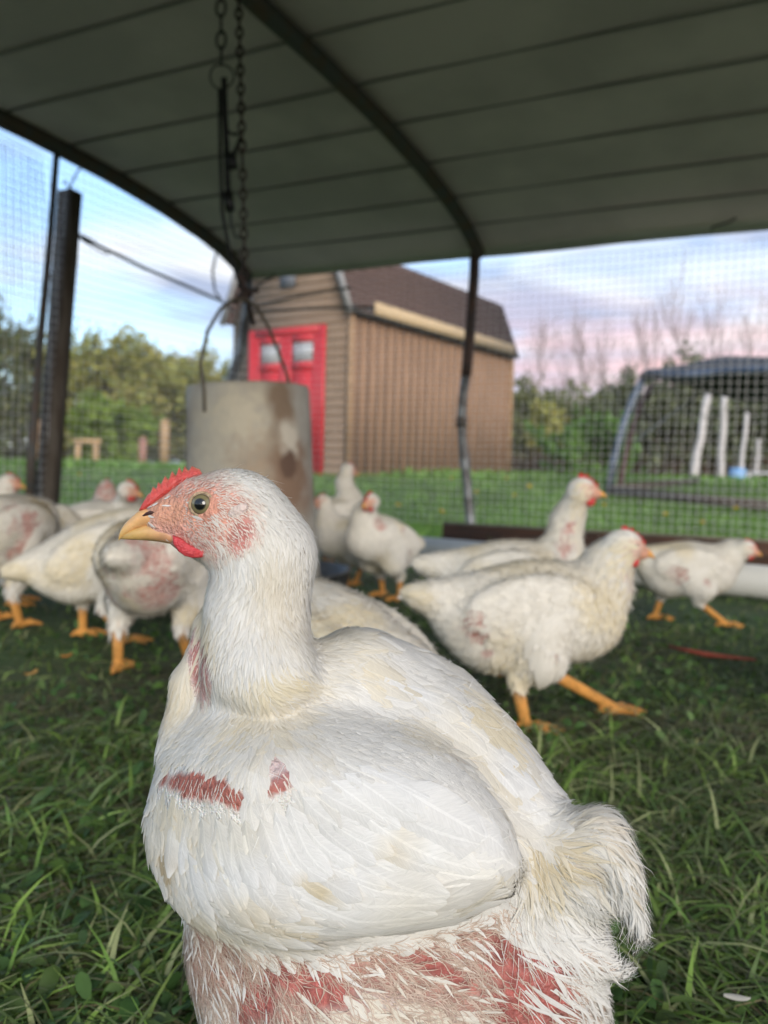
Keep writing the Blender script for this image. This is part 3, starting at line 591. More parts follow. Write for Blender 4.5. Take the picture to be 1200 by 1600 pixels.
# ------------------------------------------------------------------ shed
C1 = np.array([-.52, 11.5, 0]); SD = np.array([.568, .823, 0]); FD_ = np.array([-.823, .568, 0]); zb = .33
SW, SL, SH = 2.22, 4.86, 2.32
sh = empty('garden_shed', C1+UP*zb, label='brown plank shed with a gambrel roof and red double doors, beyond the pen', cat='shed')
Ms = (np.stack([FD_, SD, UP], 1), np.zeros(3))           # local: x across the front (left), y back, z up
def sp(x, y, z): return FD_*x+SD*y+UP*z
M_SIDE = mat('shed_siding', (.36, .215, .13), .8, ns=5, c2=(.27, .16, .095), bump=.2, bs=14, stretch=(7, 7, .5))
def sideplanks(a, b, zf, n, out, gap=.012, m=M_SIDE, name='wall'):
    mb = MB(); a = np.array(a); b = np.array(b)
    for i in range(n):
        p = a+(b-a)*(i+.0)/n; q = a+(b-a)*(i+1)/n; t = (q-p)/np.linalg.norm(q-p); p2 = p+t*gap; z0, z1 = zf(i/n), zf((i+1)/n); dd = out*(.018 if i % 2 else .022)
        V = [p2, q, q+UP*z1, p2+UP*z0]; V += [v+dd for v in V]; mb.add(V, [(3, 2, 1, 0), (4, 5, 6, 7), (0, 1, 5, 4), (1, 2, 6, 5), (2, 3, 7, 6), (3, 0, 4, 7)])
    return mb.build(name, m, sh, smooth=False)
gp = [(-.0, SH), (.30, SH+.82), (SW/2, SH+1.15), (SW-.30, SH+.82), (SW, SH)]
gz = lambda x: float(np.interp(x, [p[0] for p in gp], [p[1] for p in gp]))
mbw = MB(); V = []
for y in (0.02, SL-.02): V += [sp(.02, y, 0), sp(SW-.02, y, 0), sp(SW-.02, y, SH-.02), sp(SW-.30, y, SH+.80), sp(SW/2, y, SH+1.12), sp(.30, y, SH+.80), sp(.02, y, SH-.02)]
n7 = 7; mbw.add(V, [tuple(range(7)), tuple(range(13, 6, -1))]+[(i, (i+1) % 7, (i+1) % 7+7, i+7)[::-1] for i in range(7)]); mbw.build('inner_walls', mat('shed_dark', (.06, .04, .03), .9), sh, smooth=False)
M_FRONT = mat('shed_front', (.27, .19, .13), .8, ns=5, c2=(.22, .155, .105), bump=.2, bs=14, stretch=(1, 1, 9))
mb = MB()                                                # front siding: horizontal laps
k = 0
z = 0.
while z < SH+1.1:
    z1 = min(z+.115, SH+1.14)
    if z < SH: xa, xb = 0, SW
    else:
        zz = z1; xa = np.interp(zz, [SH, SH+.82, SH+1.15], [0, .30, SW/2-.05]); xb = SW-xa
    if xb-xa > .1: V = [sp(xa, 0, z), sp(xb, 0, z), sp(xb, -.012, z1), sp(xa, -.012, z1), sp(xa, -.0175, z), sp(xb, -.0175, z), sp(xb, -.014, z1), sp(xa, -.014, z1)]; mb.add(V, [(0, 1, 5, 4), (4, 5, 6, 7), (7, 6, 2, 3), (0, 4, 7, 3), (1, 2, 6, 5)])
    z = z1+.002
mb.build('front_wall', M_FRONT, sh, smooth=False)
sideplanks(sp(0, 0, 0), sp(0, SL, 0), lambda t: SH, 22, -FD_, name='side_wall'); sideplanks(sp(SW, 0, 0), sp(SW, SL, 0), lambda t: SH, 22, FD_, name='side_wall'); sideplanks(sp(0, SL, 0), sp(SW, SL, 0), lambda t: gz(t*SW), 12, SD, name='back_wall')
M_TRIM = mat('tan_trim', (.40, .25, .14), .8, ns=10, na=.2)
MB().bar(sp(-.03, -.03, .0), sp(-.03, -.03, SH), .09, .05, up=SD).build('corner_board', M_TRIM, sh, smooth=False); MB().bar(sp(-.03, SL+.03, .0), sp(-.03, SL+.03, SH), .09, .05, up=SD).build('corner_board', M_TRIM, sh, smooth=False)
M_SHING = mat('brown_shingle', (.13, .085, .072), .9, ns=25, c2=(.09, .06, .054), bump=.5, bs=40)
ov = [(-.11, SH-.08), (.26, SH+.87), (SW/2, SH+1.22), (SW-.26, SH+.87), (SW+.11, SH-.08)]
mb = MB()
for i in range(4):
    (x0, z0), (x1, z1) = ov[i], ov[i+1]; nx_, nz_ = -(z1-z0), (x1-x0); l = math.hypot(nx_, nz_); nx_, nz_ = nx_/l*.035, nz_/l*.035; m9 = 9
    for k in range(m9):
        a, b = k/m9, (k+1)/m9; xa, za, xb, zb_ = x0+(x1-x0)*a, z0+(z1-z0)*a, x0+(x1-x0)*b, z0+(z1-z0)*b; lf = 1.35 if i < 2 else .75; rt = .75 if i < 2 else 1.35
        V = []
        for y in (-.14, SL+.12): V += [sp(xa, y, za), sp(xb, y, zb_), sp(xb+nx_*rt, y, zb_+nz_*rt), sp(xa+nx_*lf, y, za+nz_*lf)]
        mb.add(V, [(0, 1, 2, 3), (7, 6, 5, 4), (0, 4, 5, 1), (1, 5, 6, 2), (2, 6, 7, 3), (3, 7, 4, 0)])
mb.build('roof', M_SHING, sh, smooth=False)
M_GT = mat('grey_trim', (.30, .29, .28), .7)
for i in range(4):
    (x0, z0), (x1, z1) = ov[i], ov[i+1]; MB().bar(sp(x0, -.155, z0-.03), sp(x1, -.155, z1-.03), .028, .10, up=UP).build('rake_board', M_GT, sh, smooth=False)
MB().bar(sp(-.155, .35, SH+.02), sp(-.155, SL-.15, SH+.02), .03, .17).build('fascia_board', mat('new_pine', (.62, .46, .27), .7, ns=9, na=.15, stretch=(1, 1, 5)), sh, smooth=False)
MB().bar(sp(-.125, -.15, SH-.06), sp(-.125, SL+.12, SH-.06), .03, .10).build('soffit_board', mat('soffit_dark', (.05, .05, .05), .8), sh, smooth=False)
# red double door with two windows
M_RED = mat('red_paint', (.62, .035, .045), .5, ns=12, na=.12); M_RED2 = mat('red_panel', (.50, .028, .04), .55)
dr = MB().bar(sp(.46, -.045, 0.03), sp(.46, -.045, 2.06), .03, .0).build if False else None
def fb(x0, x1, z0, z1, y0, y1, mb=None): return (mb or MB()).box((x0, y0, z0), (x1, y1, z1), M=Ms)
frame = MB(); fb(.40, .50, 0, 2.10, -.075, -.03, frame); fb(1.74, 1.84, 0, 2.10, -.075, -.03, frame); fb(.503, 1.737, 2.0, 2.10, -.075, -.03, frame); frame.build('door_frame', M_RED, sh, smooth=False)
for x0, x1 in ((.505, 1.115), (1.125, 1.735)):
    mb = MB()
    for a, b, c_, d_ in ((x0, x0+.10, .03, 1.99), (x1-.10, x1, .03, 1.99), (x0+.10, x1-.10, 1.88, 1.99), (x0+.10, x1-.10, 1.50, 1.60), (x0+.10, x1-.10, .75, .86), (x0+.10, x1-.10, .03, .15)): fb(a, b, c_, d_, -.066, -.034, mb)
    fb(x0+.10, x1-.10, .15, 1.50, -.048, -.034, mb)
    dd = mb.build('door', M_RED, sh, smooth=False)
    fb(x0+.10, x1-.10, 1.60, 1.88, -.050, -.045).build('window', mat('frosted_pane', (.42, .44, .44), .25, ns=8, na=.2), dd, smooth=False)
    mb = MB(); w_ = (x1-x0-.2)
    for k in (1, 2, 3): fb(x0+.10+w_*k/4-.008, x0+.10+w_*k/4+.008, 1.60, 1.88, -.058, -.052, mb)
    fb(x0+.10, x1-.10, 1.732, 1.748, -.063, -.0585, mb); mb.build('window_bars', mat('white_paint', (.7, .7, .7), .5), dd, smooth=False)
MB().box((.98, -.11, .95), (1.02, -.07, 1.2), M=Ms).build('door_handle', M_PIPED, sh, smooth=False)
fb(.98, 1.26, SH+.36, SH+.60, -.06, -.028).build('gable_vent', mat('vent_grey', (.14, .15, .17), .7), sh, smooth=False)

# ------------------------------------------------------------------ second pen on the right
d2_ = 9.0
def g2(px, py, d): return at(px, py, d)
e2 = empty('field_pen', [*at(958, 765, 8.6)[:2], float(hgt(0, 8.6))], label='second low pen of blue grey pipe under a sagging black tarpaulin, right of the shed', cat='chicken pen'); O2 = np.array(e2.location)
def b2(mb, name, m, smooth=True):
    mb.v = [v-O2 for v in mb.v]; return mb.build(name, m, e2, smooth)
M_BP = mat('blue_grey_pipe', (.13, .16, .20), .5, .5, ns=6, na=.4)
b2(MB().tube([at(950, 768, 8.6), at(958, 725, 8.6), at(972, 670, 8.6), at(990, 622, 8.6), at(1008, 588, 8.6)], .042, 10), 'leg', M_BP)
b2(MB().tube([at(968, 765, 9.5), at(975, 725, 9.5), at(985, 680, 9.5), at(1002, 630, 9.6), at(1020, 600, 9.8)], .035, 8), 'leg', mat('rust_leg', (.12, .06, .05), .7))
b2(MB().tube([at(1008, 588, 8.6), at(1080, 587, 8.0), at(1150, 580, 7.4), at(1260, 576, 6.8), at(1500, 560, 5.8)], .045, 10), 'eave_rail', M_BP)
b2(MB().bar(at(950, 766, 8.6), at(1300, 800, 6.7), .05, .09), 'base_rail', M_POST)
b2(MB().bar(at(950, 764, 8.7), at(1090, 752, 12.0), .05, .09), 'base_rail', M_POST)
b2(MB().bar(at(992, 690, 9.2), at(1092, 615, 8.6), .015, .065, up=(0, 1, 0)), 'brace', mat('grey_brace', (.20, .21, .18), .8))
b2(MB().bar(at(1060, 641, 9.4), at(1120, 655, 9.2), .012, .03, up=(0, 1, 0)), 'brace', MAT['grey_brace'])
b2(MB().tube([at(1500, 560, 5.8), at(1500, 900, 5.8)], .04, 8), 'leg', M_BP)
rows = []; rg = np.random.default_rng(4)
edge_f = [(1000, 584, 8.55), (1080, 580, 8.0), (1150, 572, 7.4), (1260, 568, 6.8), (1500, 550, 5.8)]; mid = [(1010, 577, 9.3), (1075, 566, 9.2), (1130, 556, 8.7), (1230, 556, 8.2), (1500, 520, 7.4)]; back = [(1040, 588, 11), (1090, 606, 10.9), (1150, 622, 10.7), (1260, 626, 10.4), (1500, 600, 9.6)]
for k, E in enumerate((edge_f, mid, back)): rows.append(E)
n_ = 26; m9 = 14; V = []
for th in (0, -.035):
    for i in range(n_):
        t_ = i/(n_-1)*4
        ps = [np.array([np.interp(t_, range(5), [q[c] for q in E]) for c in range(3)]) for E in rows]; ps = [at(*q) for q in ps]
        for j in range(m9):
            v = j/(m9-1); p = ps[0]*(1-v)*(1-2*v)+ps[1]*4*v*(1-v)+ps[2]*v*(2*v-1) if False else (ps[0]*(1-2*v)+ps[1]*2*v if v < .5 else ps[1]*(2-2*v)+ps[2]*(2*v-1))
            p = p+UP*(th+.05*(vnoise(np.array([[i*.5, j*.7, 1.]]), 1, 2)[0]-.5)); V.append(p)
F = []; o = n_*m9
for L_ in range(2):
    for i in range(n_-1):
        for j in range(m9-1): a = L_*o+i*m9+j; F.append((a, a+1, a+m9+1, a+m9) if L_ else (a, a+m9, a+m9+1, a+1))
for i in range(n_-1): F.append((i*m9, i*m9+o, (i+1)*m9+o, (i+1)*m9)); F.append((i*m9+m9-1, (i+1)*m9+m9-1, (i+1)*m9+m9-1+o, i*m9+m9-1+o))
for j in range(m9-1): F.append((j, j+1, j+1+o, j+o)); a = (n_-1)*m9+j; F.append((a, a+o, a+1+o, a+1))
b2(MB().add(V, F), 'tarpaulin', mat('black_tarp', (.012, .014, .018), .85, ns=4, c2=(.04, .045, .05), bump=.4, bs=9))

# ------------------------------------------------------------------ white poles, timber bits, blue drum beyond
def gz_(p): p = np.array(p, float); return p
def pole(x0, y0, x1, y1, d, w, m, name, lab, cat, grp=None, kind='pole'):
    a = at(x0, y0, d); b = at(x1, y1, d); a[2] = min(a[2], float(hgt(0, d)))-.02; mb = MB(); n9 = 7; P = [a+(b-a)*k/(n9-1)+np.array([math.sin(k*2.1+x0)*w*.12, 0, 0]) for k in range(n9)]
    mb.v = []; mb.tube([p-P[0] for p in P], [w*(.58-.12*k/(n9-1)) for k in range(n9)], 10); o = mb.build(name, m); o.location = tuple(P[0]); return tag(o, lab, cat, grp)
M_BIRCH = mat('birch_bark', (.62, .58, .55), .8, ns=5, c2=(.18, .15, .14), stretch=(1, 1, 7), ramp=(.5, .7))
pole(1082, 752, 1107, 612, 17, .15, M_BIRCH, 'birch_stem', 'thick white birch stem leaning right, leftmost of the four under the tarpaulin roof', 'tree stem', 'white birch stems behind the second pen')
pole(1125, 753, 1133, 612, 17.5, .115, M_BIRCH, 'birch_stem', 'upright white birch stem, second from the left under the tarpaulin roof', 'tree stem', 'white birch stems behind the second pen')
pole(1155, 745, 1168, 645, 19, .10, M_BIRCH, 'birch_stem', 'thin white birch stem behind the blue drum, third from the left', 'tree stem', 'white birch stems behind the second pen')
pole(1181, 745, 1186, 686, 19, .08, M_BIRCH, 'birch_stem', 'shortest white birch stem, rightmost of the four', 'tree stem', 'white birch stems behind the second pen')
q = at(1152, 742, 16); q[2] = float(hgt(0, 16)); m_ = MB().lathe([(0, 0), (.20, 0), (.215, .02), (.21, .10), (.218, .11), (.21, .13), (.21, .27), (.195, .30), (.05, .31), (0, .31)], 24); o = m_.build('plastic_drum', mat('blue_plastic', (.16, .35, .62), .4)); o.location = tuple(q); o.scale = (.72, .72, 1.0); tag(o, 'small pale blue plastic drum standing at the foot of the birch stems', 'drum')
q = at(1168, 742, 18.3); q[2] = float(hgt(0, 18)); bn = empty('bench', q, label='low white bench on the lawn at the right edge, behind the blue drum', cat='bench')
MB().box((-.1, -.12, .22), (1.2, .12, .27)).build('seat', mat('white_boards', (.6, .6, .6), .6), bn, smooth=False)
for x_ in (0, 1.1):
    l_ = MB().box((x_-.03, -.1, 0), (x_+.03, .1, .219)); l_.build('leg', MAT['white_boards'], bn, smooth=False)
M_TAN = mat('raw_timber', (.50, .33, .18), .8, ns=8, na=.25)
M_PINK = mat('pink_timber', (.42, .22, .17), .8, ns=8, na=.25)
dd_ = 20
def gat(px, d): q = at(px, 720, d); q[2] = float(hgt(0, d))-.01; return q
q0 = gat(122, dd_); wf = empty('wooden_hurdle', q0, label='small open hurdle of raw orange timber standing on the lawn at the left', cat='hurdle')
w_ = (150-122)/FPX*dd_
for x_ in (0, w_): MB().box((x_-.06, -.06, 0), (x_+.06, .06, .55)).build('upright', M_TAN, wf, smooth=False)
MB().box((-.12, -.055, .552), (w_+.12, .055, .66)).build('lintel', M_TAN, wf, smooth=False)
q0 = gat(257, dd_); o = MB().box((-.10, -.06, 0), (.10, .06, 1.12)).box((-.07, -.04, 1.121), (.07, .04, 1.17)).build('timber_post', M_TAN, smooth=False); o.location = tuple(q0); tag(o, 'tall pale timber post standing alone on the lawn, left of the feeder', 'post')
q0 = gat(223, dd_); o = MB().box((-.085, -.06, 0), (.085, .06, .70)).box((-.05, -.04, .701), (.05, .04, .75)).build('timber_post', M_PINK, smooth=False); o.location = tuple(q0); tag(o, 'short pinkish timber post between the pale post and the low hurdle', 'post')
q0 = gat(60, 21); o = MB().box((-.06, -.06, 0), (.06, .06, 1.1)).box((-.04, -.04, 1.101), (.04, .04, 1.15)).build('timber_post', M_TAN, smooth=False); o.location = tuple(q0); tag(o, 'timber post partly hidden behind the dark pen upright at the far left', 'post')
q0 = gat(196, 24); tp = MB(); V = []; n_ = 24; m9 = 8
for i in range(n_):
    for j in range(m9): V.append((-.75+i*3.0/(n_-1), j*.16, .02+.20*math.sin(math.pi*j/(m9-1))*(.6+.4*math.sin(i*.9))*math.sin(math.pi*i/(n_-1))**.3+.02))
for i in range(n_):
    for j in range(m9): V.append((-.75+i*3.0/(n_-1), j*.16, .0))
o_ = n_*m9; F = []
for i in range(n_-1):
    for j in range(m9-1): a = i*m9+j; F += [(a, a+m9, a+m9+1, a+1), (a+o_, a+1+o_, a+m9+1+o_, a+m9+o_)]
for i in range(n_-1): F += [(i*m9, i*m9+o_, (i+1)*m9+o_, (i+1)*m9), (i*m9+m9-1, (i+1)*m9+m9-1, (i+1)*m9+m9-1+o_, i*m9+m9-1+o_)]
for j in range(m9-1): F += [(j, j+1, j+1+o_, j+o_), ((n_-1)*m9+j, (n_-1)*m9+j+o_, (n_-1)*m9+j+1+o_, (n_-1)*m9+j+1)]
o = tp.add(V, F).build('plastic_sheet', mat('pale_sheet', (.45, .50, .56), .4)); o.location = tuple(q0); tag(o, 'crumpled pale blue plastic sheet lying along the far edge of the left lawn', 'plastic sheet')
# dead weeds / brush at the field edge, right
mb = MB(); n = 9000; x = r.uniform(3, 16, n); y = 24+r.uniform(0, 4, n); blades(mb, n, (x, y), .4, 1.1, .02, .05, (.1, .5), pal(n, [(.20, .13, .10), (.16, .13, .08), (.24, .13, .11), (.10, .12, .05)], r), r, nv=3)
n = 5000; x = r.uniform(-16, -2, n); y = 28+r.uniform(0, 4, n); blades(mb, n, (x, y), .3, .8, .02, .05, (.1, .5), pal(n, [(.14, .13, .07), (.16, .13, .10), (.10, .14, .05)], r), r, nv=3)
o = mb.build('dead_weeds', M_GRASS); tag(o, 'tall reddish dead weeds along the far field edge', 'weeds', kind='stuff')

# ------------------------------------------------------------------ trees
M_LEAF = mat('tree_leaf', attr=True, rough=.7, trans=.3)
M_BARK = mat('bark', (.10, .08, .065), .9, ns=6, c2=(.06, .05, .04), bump=.5, bs=20, stretch=(4, 4, 1))
def branches(mb, a, d, l, rad, dep, r, up=.25, tips=None, spread=.55, kids=(2, 4)):
    P = [a]; dd = d.copy(); k = 4
    for i in range(k): dd = dd+r.normal(0, .12, 3)+UP*up*.3; dd /= np.linalg.norm(dd); P.append(P[-1]+dd*l/k)
    mb.tube(P, [rad*(1-.5*i/k) for i in range(k+1)], 5 if dep > 2 else 3, cap=False)
    if tips is not None and dep <= 2: tips += [P[-1], P[-2], P[2]]
    if dep == 0: return
    for i in range(r.integers(*kids)+1):
        s_ = r.uniform(.35, 1); q = P[min(k, max(1, int(round(s_*k))))]; nd = dd+r.normal(0, spread, 3); nd /= np.linalg.norm(nd); branches(mb, q, nd, l*r.uniform(.55, .8), rad*.5, dep-1, r, up, tips, spread, kids)
def leafcards(mb, ctr, n, sig, size, cols, r):
    ctr = np.asarray(ctr); i = r.integers(0, len(ctr), n); p = ctr[i]+r.normal(0, 1, (n, 3))*sig; a = r.normal(0, 1, (n, 3)); a /= np.linalg.norm(a, axis=1)[:, None]; b = np.cross(a, r.normal(0, 1, (n, 3))); b /= np.linalg.norm(b, axis=1)[:, None]; s_ = r.uniform(.5, 1, n)[:, None]*size
    V = np.stack([p-a*s_, p-b*s_*.5, p+a*s_, p+b*s_*.5], 1).reshape(-1, 3); Q = np.arange(4*n).reshape(-1, 4); c = cols[np.random.default_rng(5).integers(0, len(cols), len(ctr))][i]*np.exp(r.normal(0, .22, (n, 1))); mb.add(V, Q, c.repeat(4, 0))
def tree(px, d, h, wid, palette, dens, label, kind, seed, cat='tree', grp=None, base=.12, size=.16, trunk=True):
    r = np.random.default_rng(seed); q = at(px, 725, d); q[2] = float(hgt(0, d))-.05; e = empty(kind, q, 0, label, cat, grp); mb = MB(); tips = []
    P = [np.array([0, 0, 0.])]; 
    for i in range(6): P.append(P[-1]+np.array([r.normal(0, .03*h), r.normal(0, .03*h), h*.145]))
    mb.tube(P, [h*.022*(1-.12*i) for i in range(7)], 7)
    for i in range(1, 7):
        for k in range(3 if i > 1 else 2):
            a = r.random()*6.283; dv = np.array([math.cos(a), math.sin(a), .35+.12*i]); dv /= np.linalg.norm(dv); branches(mb, P[i], dv, wid*.62*(1.1-.09*i)*r.uniform(.7, 1.1), h*.008, 2, r, tips=tips)
    mb.build('trunk', M_BARK, e)
    if dens:
        t_ = np.array(tips); t_ = t_[t_[:, 2] > base*h]
        if base < .2: t_ = np.concatenate([t_, np.stack([r.normal(0, wid*.33, 60), r.normal(0, wid*.3, 60), r.uniform(.03, .5, 60)*h], -1)])
        m2 = MB(); leafcards(m2, t_, dens, h*.045, size, np.array(palette), r); m2.build('crown', M_LEAF, e, smooth=False)
    return e
YG = [(.38, .37, .10), (.30, .31, .08), (.42, .38, .12), (.22, .25, .08)]; OL = [(.18, .20, .07), (.14, .16, .06), (.22, .22, .09)]; GY = [(.30, .25, .22), (.25, .22, .19), (.34, .28, .23)]; DK = [(.12, .14, .07), (.15, .17, .08), (.09, .11, .055)]  # leaf colours lightened to stand in for distance haze
left = [(-60, 26, 4.4, 3.6, OL, 'dark olive tree at the far left behind the fine mesh'), (30, 30, 5.0, 3.6, OL, 'olive tree behind the thin dark upright at the left'), (118, 31, 4.6, 3.4, YG, 'yellow green tree right behind the timber post'), (168, 29, 4.8, 3.2, YG, 'tallest yellow green tree, just right of the timber post'), (215, 33, 4.6, 3.4, YG, 'yellow green tree above the pink and pale posts'),
        (262, 30, 3.9, 3.2, YG, 'low yellow green tree above the pale timber post'), (310, 31, 3.7, 3.2, YG, 'yellow green tree partly hidden by the feeder'), (180, 24, 1.9, 1.6, [(.22, .30, .05), (.16, .24, .04)], 'low fresh green bush on the lawn edge behind the wooden hurdle'), (355, 34, 4.0, 3, OL, 'olive tree between feeder and shed')]
for i, (px, d, h, w_, p_, lb) in enumerate(left): tree(px, d, h*.74, w_, p_, 3600, lb, 'leafy_tree' if h > 2 else 'bush', 40+i, 'tree' if h > 2 else 'bush', 'trees along the left field edge' if h > 2 else None, size=.15)
for i, (px, d, h, lb) in enumerate([(265, 44, 6.6, 'grey leafless tree behind the yellow green ones, left of the feeder'), (318, 46, 6.5, 'grey leafless tree showing above the feeder rim'), (232, 48, 6.2, 'grey leafless tree just right of the tallest green tree')]): tree(px, d, h*.66, 5, GY, 3600, lb, 'leafless_tree', 60+i, 'tree', 'leafless trees on the left', base=.3, size=.11)
right = [(800, 27, 3.2, 3.0, OL, 'olive bushy tree against the shed corner'), (850, 29, 2.9, 3.2, OL, 'low olive tree right of the shed'), (905, 28, 3.1, 3.0, OL, 'olive tree above the tall standing hen'), (950, 30, 2.8, 3.0, OL, 'low olive tree left of the second pen'), (868, 26, 3.6, 1.3, YG, 'thin upright yellow green sapling right of the shed'), (1020, 24, 3.9, 3.2, DK, 'dark evergreen inside the frame of the second pen'), (1065, 25, 4.0, 3.2, DK, 'dark evergreen behind the leftmost birch stem'), (1120, 26, 4.1, 3.4, DK, 'dark evergreen behind the middle birch stems'), (1180, 25, 4.0, 3.4, DK, 'dark evergreen at the right edge'), (930, 21, .95, 1.8, [(.14, .26, .05), (.10, .20, .04)], 'low bright green bush on the lawn left of the second pen'), (1245, 25, 4.2, 3.4, DK, 'dark evergreen just outside the right edge')]
for i, (px, d, h, w_, p_, lb) in enumerate(right): tree(px, d, h*((.50 if p_ is DK else .56) if h > 1 else .8), w_*.9, p_, 3600, lb, 'evergreen_tree' if p_ is DK else ('bush' if h < 1 else 'leafy_tree'), 80+i, 'bush' if h < 1 else 'tree', ('evergreens behind the second pen' if p_ is DK else ('low trees right of the shed' if h > 1 else None)), size=.14)
mb = MB()
for sgn, xa, xb, colr, n in ((0, -30, 2, [(.22, .23, .10), (.18, .19, .09), (.25, .22, .15)], 26000), (1, 4, 34, [(.18, .19, .08), (.22, .19, .14), (.14, .16, .07)], 30000)):
    rr = np.random.default_rng(17+sgn); cx = rr.uniform(xa, xb, 260); cy = rr.uniform(38, 46, 260); ch_ = rr.uniform(.1, 2.1 if sgn else 2.4, 260); leafcards(mb, np.stack([cx, cy, .3+ch_], -1), n, np.array([.8, .6, .45]), .20, np.array(colr), rr)
o = mb.build('distant_scrub', M_LEAF, smooth=False); tag(o, 'distant olive brown scrub closing the field behind the trees', 'scrub', kind='stuff')
def bare(px, d, h, label, seed, sp_=.32):
    r = np.random.default_rng(seed); q = at(px, 735, d); q[2] = .3; e = empty('leafless_tree', q, 0, label, 'tree', 'tall leafless trees against the pink sky'); h *= .88; mb = MB(); P = [np.zeros(3)]
    for i in range(7): P.append(P[-1]+np.array([r.normal(0, .02*h), r.normal(0, .02*h), h*.13]))
    mb.tube(P, [h*.011*(1-.11*i) for i in range(8)], 6); mt = MB()
    for i in range(2, 8):
        for k in range(3): a = r.random()*6.283; dv = np.array([math.cos(a)*.5, math.sin(a)*.5, 1.]); dv /= np.linalg.norm(dv); branches(mt, P[i], dv, h*.26*r.uniform(.6, 1), h*.0038, 3, r, up=.5, spread=sp_)
    M_ = mat('hazed_bark', (.42, .33, .32), .9); mb.build('trunk', M_, e); mt.build('crown', M_, e)  # bark colour paled to imitate haze over the far trees
for i, (px, d, h, lb) in enumerate([(835, 40, 6.9, 'leafless tree just right of the shed roof'), (868, 44, 6.6, 'slender leafless tree above the yellow green sapling'), (902, 42, 7.6, 'leafless tree with a double top, left of the second pen'), (948, 46, 7.6, 'leafless tree over the gap left of the tarpaulin'), (1010, 44, 8.6, 'leafless tree over the corner of the second pen'), (1055, 42, 9.0, 'tallest leafless tree above the tarpaulin'), (1105, 45, 9.0, 'leafless tree above the middle of the tarpaulin'), (1165, 43, 8.2, 'leafless tree above the tarpaulin near the right edge'), (1215, 46, 8.6, 'leafless tree at the right edge'), (985, 50, 7.4, 'thin distant leafless tree left of the tarpaulin corner')]): bare(px, d, h, lb, 200+i)

# loose white feathers dropped in the grass
fth = MB(); aa = np.linspace(0, 1, 9); V = []
for v in aa:
    w = .006*math.sin(math.pi*min(1, v*.9+.08))**.7; V += [(-.02+.04*v, -w, .001+.004*v*v), (-.02+.04*v, 0, .0025+.004*v*v), (-.02+.04*v, w, .001+.004*v*v)]
F = [(3*i+j, 3*i+3+j, 3*i+4+j, 3*i+1+j) for i in range(8) for j in range(2)]; V = np.array(V)*.55; o1 = len(V); V = np.concatenate([V, V-[0, 0, .0006]]); F += [tuple(q+o1 for q in f[::-1]) for f in F]
fth.add(V, F); f0 = fth.build('loose_feather', mat('dropped_feather', (.50, .48, .42), .8)); first = True
for px, py, wh in ((1150, 1560, 'in the bottom right corner'),):
    q = GHX(px, py) if False else CPOS+ray(px, py)*(-(CAM_H-.045)/ray(px, py)[2]); o = f0 if first else f0.copy()
    if not first: COL.objects.link(o)
    first = False; o.location = tuple(q); o.rotation_euler = (.4*math.sin(px), .3, px*1.0); tag(o, 'small loose white feather on the grass, '+wh, 'feather')

